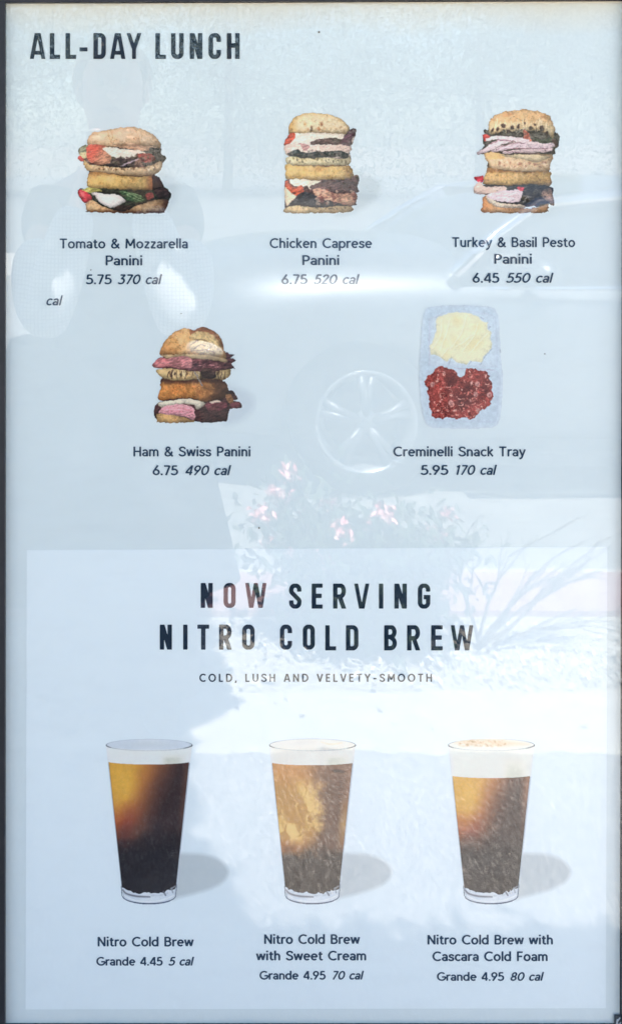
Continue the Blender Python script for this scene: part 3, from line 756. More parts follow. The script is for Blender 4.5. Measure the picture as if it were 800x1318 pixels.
def pic_ham():
    p = Picture(180, 410, 5.3333, 150, 150, seed=4)
    F, b1, b2, b3, b4, F2 = 'filling1', 'bread1', 'bread2', 'bread3', 'bread4', 'filling2'
    p.shape(F, [(160,230),(560,240),(570,690),(150,680)], (74,54,42), .25, smooth=False)
    p.shape(F, [(84,312),(110,285),(142,262),(200,280),(350,270),(575,280),(590,225),(610,240),(652,246),(615,268),(640,270),(656,288),(628,306),(650,345),(600,345),(560,362),(400,372),(200,345),(95,336)], (98,54,60), .2, smooth=False)
    p.shape(b1, [(140,250),(148,190),(200,120),(278,70),(335,66),(370,76),(430,54),(500,78),(550,128),(576,200),(590,265),(560,278),(400,252),(250,248)], (204,160,98), .14, rim=[((150,96,52),10,.6)], grad=[((260,160),(170,220),(186,130,70))])
    p.shape(b1, [(345,70),(370,76),(430,54),(500,78),(550,128),(576,200),(545,170),(500,112),(420,84),(350,112)], (138,84,50), .15)
    p.shape(b1, [(345,115),(420,86),(500,114),(545,160),(572,238),(540,250),(400,238),(348,205)], (198,174,116), .12, rim=((150,110,64),8,.6))
    for q, c in ((((350,180),(390,150),(450,150),(490,190),(460,215)),(120,92,58)),(((370,210),(410,180),(450,185)),(96,74,48)),(((440,120),(500,150),(530,210)),(232,206,146)),(((350,225),(430,215),(520,230)),(126,92,60))):
        p.line(b1, q, 9, c, only=[b1], strength=.7)
    p.specks(50, (350,110,560,245), (3,11), [(110,86,56),(226,204,150),(160,130,84)], [b1], .6, 3)
    p.specks(50, (150,80,340,245), (4,14), [(226,190,130),(170,120,66)], [b1], .45, 6)
    p.shape('cheese', [(145,250),(250,246),(350,244),(470,250),(585,276),(588,300),(500,284),(360,272),(200,270)], (222,196,146), .08, rim=((176,136,84),6,.5))
    p.shape(F, [(84,312),(118,284),(150,268),(205,280),(215,325),(150,335),(95,335)], (186,108,112), .12, rim=((130,60,66),7,.6))
    for q in (((110,320),(160,300),(210,310)),((220,310),(320,330),(440,318),(490,322)),((260,290),(340,300)),((430,330),(480,318),(540,330))):
        p.line(F, q, 8, (188,120,126), strength=.8)
    p.shape(F, [(205,265),(340,268),(355,330),(280,345),(210,325)], (160,100,104), .15)
    p.specks(60, (360,280,620,360), (4,14), [(56,30,36),(130,80,84),(80,44,50)], [F], .7, 2.5)
    p.shape(b2, [(112,352),(200,342),(300,352),(400,366),(520,362),(618,344),(608,398),(560,422),(450,412),(250,424),(150,402)], (200,174,116), .12, rim=((150,112,64),6,.5))
    for _ in range(60):
        x = p.rs.uniform(190, 590); p.line(b2, [(x, p.rs.uniform(350,372)), (x+p.rs.uniform(-14,14), p.rs.uniform(380,412))], p.rs.uniform(3,8), [(90,64,44),(228,208,156),(64,46,40)][p.rs.randint(3)], only=[b2], strength=.85)
    p.shape(F, [(420,350),(500,345),(520,400),(470,415),(425,395)], (60,42,38), .2)
    p.shape(b3, [(148,412),(250,426),(400,418),(560,420),(606,480),(592,560),(440,572),(350,548),(138,560),(140,480)], (186,120,54), .16, rim=((130,76,36),8,.5), grad=[((380,480),(560,520),(92,60,40)),((380,465),(380,425),(70,44,32))])
    p.specks(60, (150,440,520,550), (4,14), [(216,150,74),(150,90,40),(200,140,70)], [b3], .5, 4)
    p.line(F, [(372,368),(395,400),(412,430),(428,458)], 12, (190,180,172)); p.line(F, [(385,378),(400,410)], 4, (240,230,220))
    p.shape(F2, [(124,575),(350,546),(440,572),(590,540),(605,498),(640,500),(672,552),(640,560),(692,580),(692,610),(625,620),(605,650),(592,700),(480,712),(370,705),(125,700)], (72,44,44), .22)
    p.shape('cheese', [(128,576),(230,560),(330,548),(440,574),(432,596),(390,622),(362,588),(250,588),(150,604)], (232,228,208), .05, rim=((196,186,150),6,.5))
    p.shape(F2, [(126,650),(150,612),(200,592),(280,586),(350,600),(374,640),(374,692),(300,672),(200,662)], (200,124,140), .14, rim=((232,206,206),7,.7))
    for q in (((150,640),(230,620),(340,640)),((220,610),(300,606),(350,625)),((250,650),(320,650),(365,670))):
        p.line(F2, q, 7, (226,170,178), strength=.8)
    p.shape(F2, [(450,582),(580,572),(588,620),(470,628)], (122,60,70), .15)
    p.shape(F2, [(478,575),(510,558),(552,562),(545,578)], (226,210,192))
    p.shape(F2, [(585,520),(625,520),(642,570),(628,600),(595,560)], (156,106,66), .15)
    p.shape(F2, [(620,580),(680,574),(694,598),(670,612),(625,612)], (140,66,78), .1)
    p.specks(40, (380,610,590,700), (5,16), [(46,30,30),(96,58,54),(60,40,38)], [F2], .6, 3)
    p.shape(b4, [(118,655),(180,656),(280,672),(370,697),(350,710),(140,712),(118,692)], (196,156,96), .14, rim=((140,100,54),6,.5))
    p.shape('shadow', [(590,470),(690,478),(770,530),(785,600),(740,660),(660,715),(560,722),(600,600)], (160,176,192), 0, soft=30, alpha=.45)
    return p, 'printed ham and swiss panini picture with dark crust and pink ham'

def pic_tray():
    p = Picture(520, 380, 5.0, 140, 180, seed=5)
    T = 'tray'
    p.shape(T, [(95,455),(112,180),(128,108),(170,72),(350,62),(540,70),(590,105),(608,180),(618,380),(632,560),(615,780),(590,835),(540,852),(360,856),(180,848),(135,815),(112,740),(97,600)], (166,192,214), .03, rim=[((198,216,231),15,.7),((168,186,208),4,.75)], soft=3)
    p.shape(T, [(160,440),(166,180),(190,132),(350,100),(560,120),(590,190),(600,440),(595,462),(380,455),(170,452)], (175,199,220), .03, rim=((158,175,200),6,.8), only=[T])
    p.shape(T, [(140,520),(160,482),(400,478),(600,490),(608,640),(590,800),(540,818),(200,806),(150,770)], (168,193,215), .03, rim=((164,179,205),6,.7), only=[T])
    p.line(T, [(320,468),(420,472),(575,478)], 7, (162,172,198)); p.line(T, [(160,150),(158,300),(160,440)], 7, (168,182,208), strength=.7)
    for q in (((200,140),(235,122)),((300,405),(285,445)),((560,345),(520,390),(485,445)),((540,215),(555,200)),((495,140),(510,150)),((430,425),(415,440)),((610,345),(616,360))):
        p.line(T, q, 7, (142,156,176), smooth=False, strength=.7)
    p.shape('cheese', [(202,150),(240,126),(320,106),(400,112),(470,132),(500,165),(532,180),(535,215),(558,235),(552,265),(564,300),(558,340),(520,385),(490,428),(420,424),(400,445),(340,430),(300,398),(272,428),(235,400),(205,385),(165,378),(162,330),(186,290),(205,230)], (219,224,190), .05, rim=((206,210,192),7,.5), smooth=False, rag=6)
    for x, y, rx, ry in ((450,310,60,34),(470,205,30,22),(335,160,26,34),(330,300,16,34),(270,390,22,18),(250,290,14,40)):
        p.blob(x, y, rx, ry, (214,204,148), -30, None, 18, ['cheese'], .5)
    for q in (((225,350),(270,240),(290,150)),((180,340),(230,260),(240,150)),((290,350),(360,250),(400,130)),((370,360),(440,270),(470,180)),((420,370),(480,300),(540,240)),((330,330),(380,300),(440,250)),((240,390),(280,340))):
        p.line('cheese', q, 9, (236,238,214), strength=.8); p.line('cheese', [(a+8, b+5) for a, b in q], 4, (200,198,150), strength=.5)
    S = 'salami'
    p.shape(S, [(150,520),(180,510),(200,470),(240,456),(280,468),(330,498),(358,522),(385,515),(395,480),(430,468),(480,482),(530,488),(545,530),(566,560),(560,610),(570,650),(555,690),(535,715),(500,738),(480,760),(440,796),(390,788),(340,795),(290,785),(240,790),(190,782),(165,730),(155,700),(162,650),(145,620),(150,600),(130,570)], (146,58,54), .25, rim=((110,34,36),8,.5), rag=10)
    for x, y, rx, ry in ((300,560,36,60),(390,660,70,60),(420,590,40,30),(520,600,26,70),(260,730,40,30),(370,720,30,30)):
        p.blob(x, y, rx, ry, (74,30,32), 20, None, 20, [S], .7)
    for _ in range(150):
        x, y = p.rs.uniform(140,560), p.rs.uniform(465,785); r = p.rs.uniform(7,20); a = p.rs.uniform(0,360)
        c = [(206,128,116),(188,84,76),(222,160,148),(170,60,56),(96,34,36)][p.rs.randint(5)]
        p.line(S, arc(x, y, r, r*.7, a, a+p.rs.uniform(70,170), 6), p.rs.uniform(3,7), c, only=[S], strength=.85)
    p.specks(110, (135,465,560,790), (2.5,7), [(226,176,164),(200,110,100),(80,28,30)], [S], .9, 2)
    for x, y in ((458,635),(470,570),(545,640),(476,745),(180,572),(300,690)):
        p.blob(x, y, 15, 17, (196,150,146), 0, None, 3, [S], .8); p.blob(x+4, y+4, 9, 10, (150,92,90), 0, None, 3, [S], .8)
    return p, 'printed snack tray picture with pale cheese above red salami slices'

def drink(ox, oy, kind, seed):
    p = Picture(ox, oy, 4.0, 190, 240, seed=seed)
    p.paper = PANEL
    G, Fm, Cf = 'glass', 'foam', 'coffee'
    X, Y = p.gx, p.gy
    lft = np.interp(Y, [75,800,850], [64,143,152]); rgt = np.interp(Y, [75,790,850], [508,431,424])
    u = (X-lft)/(rgt-lft); cx = 287; e = np.clip(1-((X-cx)/225)**2, 0, 1)
    foam_y = (156, 160, 226)[kind]
    rim_top = 75-(32 if kind == 0 else 34)*np.sqrt(np.clip(1-((X-cx)/222)**2, 0, 1))
    rim_bot = 75+28*np.sqrt(np.clip(1-((X-cx)/222)**2, 0, 1))
    base = 850+42*np.sqrt(np.clip(1-((X-cx)/136)**2, 0, 1))
    liq_top = foam_y+20*np.sqrt(e)
    liq_bot = 790+50*np.sqrt(np.clip(1-((X-cx)/152)**2, 0, 1))+6*(vnoise(X*.05, Y*.05+seed, 2)-.5)*4
    body = (u > 0) & (u < 1) & (Y > rim_top) & (Y < base)
    n1 = vnoise(X*.018+seed*3, Y*.018, 4)-.5; n2 = vnoise(X*.09+seed, Y*.09, 3)-.5; n3 = vnoise(X*.3, Y*.3+seed, 2)-.5
    def mix(c1, c2, t): return np.asarray(c1)*(1-t[..., None])+np.asarray(c2)*t[..., None]
    ss = lambda a, b, x: (lambda t: t*t*(3-2*t))(np.clip((x-a)/(b-a), 0, 1))
    one = np.ones(X.shape+(3,))
    # clear glass
    g = one*np.array((188,203,219)); g = mix(g, (206,218,228), ss(.2,.5,u)*ss(.9,.5,u)*.5)
    g = mix(g, (130,144,158), np.maximum(ss(.05,0,u), ss(.95,1,u))*.38)
    g = g*(1+.05*n2)[..., None]
    # foam
    f = one*np.array([(216,225,230),(222,227,227),(222,227,226)][kind])
    f = mix(f, (182,190,180), ss(.60,.74,u)*ss(.98,.82,u)*ss(105,foam_y,Y)*.75)
    f = mix(f, (190,203,214), ss(.06,0,u)*.6); f = mix(f, (188,200,208), ss(.95,1,u)*.6)
    f = mix(f, (226,232,234), np.clip(1-np.abs(Y-118)/26, 0, 1)*.5)
    f = f*(1+.05*n2+.05*n1)[..., None]
    if kind == 1: f = mix(f, (196,199,196), ss(-.05,.25,n1+n2*.4)*.4)
    # coffee
    v = (Y-foam_y)/(800-foam_y)
    uu = u+.05*n1
    q = uu+.62*v+.03*n2-(.04 if kind == 2 else 0)
    ramp = np.array([(194,152,62),(190,144,60),(156,103,56),(112,72,48),(72,47,39),(48,33,32),(42,30,30)], float)
    at_ = np.array([0,.36,.54,.67,.80,.94,2.0])
    c = np.stack([np.interp(q, at_, ramp[:, k]) for k in range(3)], -1)
    c = mix(c, (212,176,76), np.clip(1-np.hypot((u-.2)/.22, (v-.18)/.22), 0, 1)*.55)
    red = ss(.28,.52,v+.10*n1)*ss(.80,.45,q)
    c = mix(c, c*np.array((.80,.56,.72)), red)
    c = mix(c, (27,21,25), ss(.46,.76,v+.08*n1))
    c = mix(c, (84,55,42), ss(.88,.98,u)*ss(.7,.4,v)*.6)
    if kind == 1:
        sw = vnoise(X*.022+seed+n1*1.6, Y*.011+n1*2.0, 4)
        c = mix((178,126,66), (112,78,58), ss(.30,.72,uu))
        cream = ss(.05,.28,v)*ss(.80,.55,v+.15*n1)*ss(.80,.40,uu+.22*n2+.15*n1)
        cc = mix((166,124,56), (214,184,112), ss(.36,.66,sw)); c = mix(c, cc, cream)
        c = mix(c, (84,58,46), ss(.50,.72,uu+.25*n1)*ss(.02,.2,v)*ss(.98,.86,u)*.75)
        c = mix(c, (170,136,72), np.clip(ss(.84,.95,u)*(1-np.abs(v-.5)/.25), 0, 1)*.7)
        c = mix(c, (120,66,38), np.clip(1-np.abs(v-.70)/.08, 0, 1)*ss(.6,.2,uu)*.7)
        c = mix(c, (40,31,30), ss(.64,.82,v+.12*n1))
    if kind == 2:
        c = mix(c, (168,118,84), np.clip(ss(.84,.98,u)*ss(.45,.1,v), 0, 1)*.6)
    grain = 1+.05*n3+.10*n2*np.clip(1-v,0,1)
    c = np.clip(c*grain[..., None], 6, 250)
    c = mix(c, (40,30,28), np.maximum(ss(.035,0,u), ss(.965,1,u))*.3)
    def put(mask, colr, name):
        p.rgb[mask] = colr[mask]; p.lab[mask] = p.part(name); p.al[mask] = 1
    put(body, g, G)
    put(body & (Y < liq_top+4) & (Y > rim_bot-2), f, Fm)
    if kind: put(body & (Y <= rim_bot) & (Y > rim_top+4), np.clip(f*[1.0,1.0,.985][0], 0, 250), Fm)
    inside = (u > .012) & (u < .988)
    put(inside & (Y > liq_top) & (Y < liq_bot), c, Cf)
    # rim, outlines and base glints
    ell = [(cx+222*math.cos(t), 75+30*math.sin(t)) for t in np.linspace(0, 2*math.pi, 60)]
    for a in range(59):
        q = ell[a]; far = abs(q[0]-cx)/222
        front = q[1] > 75
        p.line(G, [ell[a], ell[a+1]], 5 if front else 3, (126,140,150) if far < .85 else (54,64,74), False, strength=(.35+.65*far**4) if front else (.25+.5*far**4))
    if kind == 0: p.blob(270, 75, 150, 18, (176,190,200), 0, None, 14, [G], .5)
    bl = [(cx+137*math.cos(t), 852+41*math.sin(t)) for t in np.linspace(0.05, math.pi-.05, 30)]
    p.line(G, bl, 6, (70,82,104), False)
    p.line(G, [(143,800),(147,850)], 5, (70,80,98), strength=.8); p.line(G, [(430,795),(424,850)], 5, (90,104,120), strength=.8)
    p.line(G, [(160,852),(215,876),(285,882),(355,874),(415,850)], 8, (214,226,236), strength=.7)
    p.line(Cf, [(152,822),(172,842),(225,855),(290,858)], 9, (66,70,82), only=[G, Cf], strength=.7, soft=3)
    for q in (((300,852),(345,850)),((352,848),(392,836)),((398,818),(420,804))): p.line(G, q, 8, (170,184,198), only=[G, Cf], strength=.7, soft=3)
    p.line(G, [(360,830),(372,850)], 9, (92,100,114), only=[G, Cf], strength=.8, soft=2); p.line(G, [(402,812),(409,836)], 8, (128,140,152), only=[G, Cf], strength=.8, soft=2); p.line(G, [(384,824),(391,842)], 6, (212,222,230), only=[G, Cf], strength=.8, soft=2)
    if kind == 2:
        p.shape(Fm, [(100,66),(170,50),(290,46),(400,58),(480,72),(400,78),(330,82),(240,70)], (232,218,198), .08, soft=10, only=[Fm, G])
        p.specks(150, (120,52,360,84), (2,6), [(172,146,112),(190,168,138),(222,212,190)], [Fm], .6, 2, 5)
    if kind == 1:
        p.line(Fm, [(330,60),(380,72),(440,64)], 10, (232,224,206), strength=.7); p.blob(220, 68, 110, 14, (196,202,204), 0, None, 10, [Fm], .6)
        p.blob(420, 210, 30, 9, (48,32,30), 8, None, 4, [Cf], .8)
    p.shape('shadow', [(430,645),(500,634),(575,640),(645,664),(688,705),(694,740),(668,782),(600,818),(520,842),(440,862),(405,866),(430,760)], (140,151,158), 0, soft=14, alpha=.50)
    return p

DRINKS = [(120, 940, 0, 11, 'printed glass of dark cold brew with a thin pale head'),
          (330, 940, 1, 12, 'printed glass of cold brew swirled with sweet cream'),
          (560, 940, 2, 13, 'printed glass of cold brew under thick foam and cinnamon dust')]
# ---------------------------------------------------------------- the place the glass mirrors: pavement, kerb, planting strip, road
def R(px, py, d):
    """world point a distance d from the mirrored lens that the glass shows at this pixel"""
    s = PX*CAM_D/d
    return Vector(((px-CX)/s, -(d-CAM_D), CAM_H-(py-CY)/s))

def sheet(name, x0, x1, y0, y1, z, m, top=None):
    bm = bmesh.new()
    if top is None:
        add_box(bm, x0, x1, y0, y1, z-.12, z)
    else:
        vs = [bm.verts.new(p) for p in ((x0,y0,z),(x1,y0,z),(x1,y1,z),(x0,y1,z))]; bm.faces.new(vs)
    o = bm_obj(name, bm, m); tag(o, kind='structure'); return o

def mat_aggregate():
    m = bpy.data.materials.new('aggregate_concrete'); m.use_nodes = True
    nt = m.node_tree; N = nt.nodes; L = nt.links; b = N['Principled BSDF']; b.inputs['Roughness'].default_value = .85
    tc = N.new('ShaderNodeTexCoord')
    v = N.new('ShaderNodeTexVoronoi'); v.inputs['Scale'].default_value = 260
    n = N.new('ShaderNodeTexNoise'); n.inputs['Scale'].default_value = 95; n.inputs['Detail'].default_value = 6; n.inputs['Roughness'].default_value = .75
    big = N.new('ShaderNodeTexNoise'); big.inputs['Scale'].default_value = 2.2; big.inputs['Detail'].default_value = 4
    for t in (v, n, big): L.new(tc.outputs['Object'], t.inputs['Vector'])
    r1 = N.new('ShaderNodeValToRGB'); e = r1.color_ramp.elements
    e[0].position = .30; e[0].color = (.17,.155,.14,1); e[1].position = .68; e[1].color = (.36,.345,.325,1)
    L.new(n.outputs['Fac'], r1.inputs[0])
    sep = N.new('ShaderNodeSeparateColor'); L.new(v.outputs['Color'], sep.inputs[0])
    r2 = N.new('ShaderNodeValToRGB'); e = r2.color_ramp.elements
    e[0].position = .0; e[0].color = (.52,.52,.52,1); e[1].position = .88; e[1].color = (1.05,1.05,1.05,1)
    k = r2.color_ramp.elements.new(.94); k.color = (2.0,1.95,1.9,1)
    L.new(sep.outputs[0], r2.inputs[0])
    mu = N.new('ShaderNodeMix'); mu.data_type = 'RGBA'; mu.blend_type = 'MULTIPLY'; mu.inputs['Factor'].default_value = 1
    L.new(r1.outputs[0], mu.inputs['A']); L.new(r2.outputs[0], mu.inputs['B'])
    r3 = N.new('ShaderNodeMapRange'); r3.inputs['From Min'].default_value = .3; r3.inputs['From Max'].default_value = .7; r3.inputs['To Min'].default_value = .85; r3.inputs['To Max'].default_value = 1.15
    L.new(big.outputs['Fac'], r3.inputs['Value'])
    mu2 = N.new('ShaderNodeVectorMath'); mu2.operation = 'SCALE'; L.new(mu.outputs['Result'], mu2.inputs[0]); L.new(r3.outputs['Result'], mu2.inputs['Scale'])
    L.new(mu2.outputs[0], b.inputs['Base Color'])
    bp = N.new('ShaderNodeBump'); bp.inputs['Strength'].default_value = .6; bp.inputs['Distance'].default_value = .004
    L.new(n.outputs['Fac'], bp.inputs['Height']); L.new(bp.outputs['Normal'], b.inputs['Normal'])
    return m

M_agg = mat_aggregate()
M_kerb = mat('pale_concrete', (.45,.42,.37), .85, noise=((.36,.335,.295), 14, .35, .75), bump=(60, .3, .003))
M_red = mat('worn_red_paint', (.30,.16,.145), .6, noise=((.36,.24,.22), 9, .4, .7))
M_road = mat('worn_concrete_road', (.21,.205,.19), .9, noise=((.16,.155,.145), 6, .35, .7), bump=(200, .4, .003))
M_mulch = mat('pale_gravel_mulch', (.42,.39,.34), .9, noise=((.28,.25,.20), 60, .4, .62), bump=(90, .8, .01))
M_lot = mat('grey_asphalt', (.11,.11,.105), .9, noise=((.14,.135,.13), 3, .35, .7))
M_soil = mat('dry_soil', (.20,.17,.13), .95, noise=((.15,.13,.10), 2, .3, .7))

sheet('ground', -400, 400, -600, 120, -.092, M_soil, top=1)
sheet('road', -120, 120, -10.2, -2.50, -.085, M_road, top=1)
sheet('pavement', -6, 8, -1.27, .95, 0.0, M_agg)
eb = bmesh.new(); er = random.Random(8); row = []; jn = jf = 0.0
for k in range(701):                          # a poured strip whose edges have crumbled
    x = -6+k*.02; jn = jn*.75+er.gauss(0,.005); jf = jf*.8+er.gauss(0,.003)
    row.append([eb.verts.new((x, y, z)) for y, z in ((-1.262+jn,.001),(-1.272+jn,.010),(-1.508+jf,.010),(-1.516+jf,-.03))])
for a_, b_ in zip(row, row[1:]):
    for k in range(3): eb.faces.new((a_[k], b_[k], b_[k+1], a_[k+1]))
tag(bm_obj('garden_edging', eb, M_kerb), kind='structure')
sheet('planting_bed', -6, 8, -1.988, -1.522, -.012, M_mulch)
sheet('kerb', -6, 8, -2.28, -1.99, .006, M_red)
sheet('gutter', -6, 8, -2.50, -2.282, -.079, M_kerb, top=1)
sheet('far_pavement', -60, 60, -12.4, -10.2, -.01, M_kerb)
sheet('car_park', -60, 60, -48, -12.4, -.086, M_lot, top=1)

rr = random.Random(5)
# ---------------------------------------------------------------- fallen leaves and white flowers of the ground cover (nobody could count them)
def leaf_quads(bm, p, s, rnd, flat=0.0):
    n = Vector((rnd.uniform(-1,1), rnd.uniform(-1,1), rnd.uniform(-1,1)))
    n = (n*(1-flat)+Vector((0,0,1))*flat).normalized()
    a = n.orthogonal().normalized(); a = (a*math.cos(t:=rnd.uniform(0,6.28))+n.cross(a)*math.sin(t)); b = n.cross(a)
    vs = [bm.verts.new(p+a*s*x+b*s*.55*y+n*s*.12*z) for x, y, z in ((-1,0,0),(0,-.9,1),(1.1,0,0),(0,.9,1))]
    bm.faces.new(vs)

M_white = mat('white_petals', (.66,.65,.62), .7)
M_green = mat('leaf_green', (.07,.11,.045), .6, noise=((.045,.075,.03), 8, .35, .65))
M_litter = mat('dry_leaf', (.12,.085,.05), .8)
bm = bmesh.new()
for _ in range(520):
    x, y = rr.uniform(.9, 1.75), rr.gauss(-1.64, .05)
    if -1.97 < y < -1.54: leaf_quads(bm, Vector((x, y, .01+abs(rr.gauss(0,.022)))), rr.uniform(.005,.012), rr)
for _ in range(260):
    leaf_quads(bm, Vector((rr.uniform(.2,3), rr.uniform(-1.95,-1.54), .004)), rr.uniform(.008,.016), rr, .7)
tag(bm_obj('white_ground_cover', bm, M_white), 'tiny white flowers scattered over pale mulch beyond the garden edging', 'ground cover', kind='stuff')
bm = bmesh.new()
for _ in range(110):
    leaf_quads(bm, Vector((rr.uniform(-.6,2.4), rr.uniform(-1.98,-1.3), .012)), rr.uniform(.005,.013), rr, .93)
tag(bm_obj('leaf_litter', bm, M_litter), 'dry brown fallen leaves on the pale garden edging', 'leaf litter', kind='stuff')

# ---------------------------------------------------------------- rose bush
M_stem = mat('woody_stem', (.11,.085,.06), .8)
M_pink = mat('pink_petals', (.76,.24,.25), .6, noise=((.84,.52,.48), 40, .4, .6))
def rose_bush():
    base = Vector((.80, -1.80, 0)); root = empty('rose_bush', base)
    tag(root, 'rose bush with pink blooms mirrored in the glass before the parked car', 'bush')
    bs, bf = bmesh.new(), bmesh.new()
    tips = []
    fl = [(372,602),(365,634),(334,657),(492,654),(436,679),(408,714),(396,682),(520,690),(556,682),(352,628),(470,672),(545,700),(382,640),(420,640),(455,700),(345,690),(500,705),(575,655),(365,700),(430,715)]
    for i in range(32):
        if i < len(fl): tip = R(fl[i][0], fl[i][1]+6, 3.0+rr.uniform(-.12,.12))
        else: tx = rr.gauss(0,.17); tip = Vector((.80+tx, -1.8+rr.uniform(-.17,.17), max(.06, (.44-2.2*tx*tx)*rr.uniform(.5,1))))
        b0 = base+Vector((rr.uniform(-.12,.12), rr.uniform(-.06,.06), -.02))
        mid = b0.lerp(tip, .5)+Vector((rr.uniform(-.04,.04), rr.uniform(-.04,.04), .05))
        add_tube(bs, [b0, b0.lerp(mid,.6)+Vector((0,0,.02)), mid, mid.lerp(tip,.6), tip], [.007,.006,.0045,.004,.003], 5)
        tips.append(tip)
        for k in range(170):
            t = rr.uniform(.12,1.0); c = (b0.lerp(mid, t*2) if t < .5 else mid.lerp(tip, t*2-1))
            c = c+Vector((rr.gauss(0,.065), rr.gauss(0,.05), rr.gauss(0,.05)))
            if c.z > .01 and not (-2.02 > c.y): leaf_quads(bf, c, rr.uniform(.012,.026), rr)
    bm_obj('stem', bs, M_stem, root); bm_obj('foliage', bf, mat('dark_rose_leaf', (.035,.055,.028), .7, noise=((.055,.085,.04), 9, .4, .65)), root)
    for i in range(len(fl)):
        bp = bmesh.new(); c = tips[i]; big = .044 if i < 9 else .030
        for k in range(46):
            u = Vector((rr.gauss(0,1), rr.gauss(0,1), rr.gauss(.2,.7))).normalized()
            leaf_quads(bp, c+u*big*rr.uniform(.2,.95)*Vector((1.15,1,.62)).length/1.6, big*rr.uniform(.22,.42), rr, .25)
        bm_obj('bloom', bp, M_pink, root)
rose_bush()

def bare_shrub():
    base = R(612, 836, 2.98); base.z = -.012
    root = empty('bare_shrub', base); tag(root, 'leafless twiggy shrub fanning out to the right of the rose bush', 'shrub')
    bs = bmesh.new()
    def grow(p, d, L, r, n):
        pts = [p]
        for k in range(4):
            d = (d+Vector((rr.gauss(0,.10), rr.gauss(0,.08), rr.gauss(0,.07)))).normalized(); pts.append(pts[-1]+d*L/4)
        add_tube(bs, pts, [r, r*.88, r*.75, r*.6, r*.42], 5)
        if n:
            for k in range(3):
                q = pts[rr.randint(1,4)]
                grow(q, (d+Vector((rr.uniform(-.2,.8), rr.uniform(-.4,.4), rr.uniform(-.3,.5)))).normalized(), L*rr.uniform(.45,.7), r*.55, n-1)
    for k in range(8):
        a = math.radians(22+k*9+rr.uniform(-4,4))
        grow(base+Vector((rr.uniform(-.02,.02), rr.uniform(-.03,.03), 0)), Vector((math.cos(a), rr.uniform(-.12,.12), math.sin(a))).normalized(), .30, .0062, 2)
    bm_obj('branch', bs, M_stem, root)
bare_shrub()

# ---------------------------------------------------------------- parked car
def ev_mesh(o):
    dg = bpy.context.evaluated_depsgraph_get()
    me = bpy.data.meshes.new_from_object(o.evaluated_get(dg)); return me

M_paint = mat('dark_blue_grey_paint', (.13,.14,.152), .44, metal=.85, spec=.6)
M_paint.node_tree.nodes['Principled BSDF'].inputs['Coat Weight'].default_value = .7
M_paint.node_tree.nodes['Principled BSDF'].inputs['Coat Roughness'].default_value = .06
M_spoke = mat('grey_alloy', (.13,.135,.145), .45, metal=.6)
M_cglass = mat('car_glass', (.012,.015,.018), .03, spec=.8)
M_rub = mat('tyre_rubber', (.012,.012,.013), .85)
M_alloy = mat('bright_alloy', (.26,.27,.28), .36, metal=.6)
M_chrome = mat('chrome_trim', (.8,.8,.82), .12, metal=1.0)
M_dark = mat('dark_plastic', (.015,.015,.016), .6)
M_lamp = mat('lamp_glass', (.55,.57,.6), .08, spec=.8)
M_amber = mat('rear_lamp_red', (.35,.02,.02), .15)

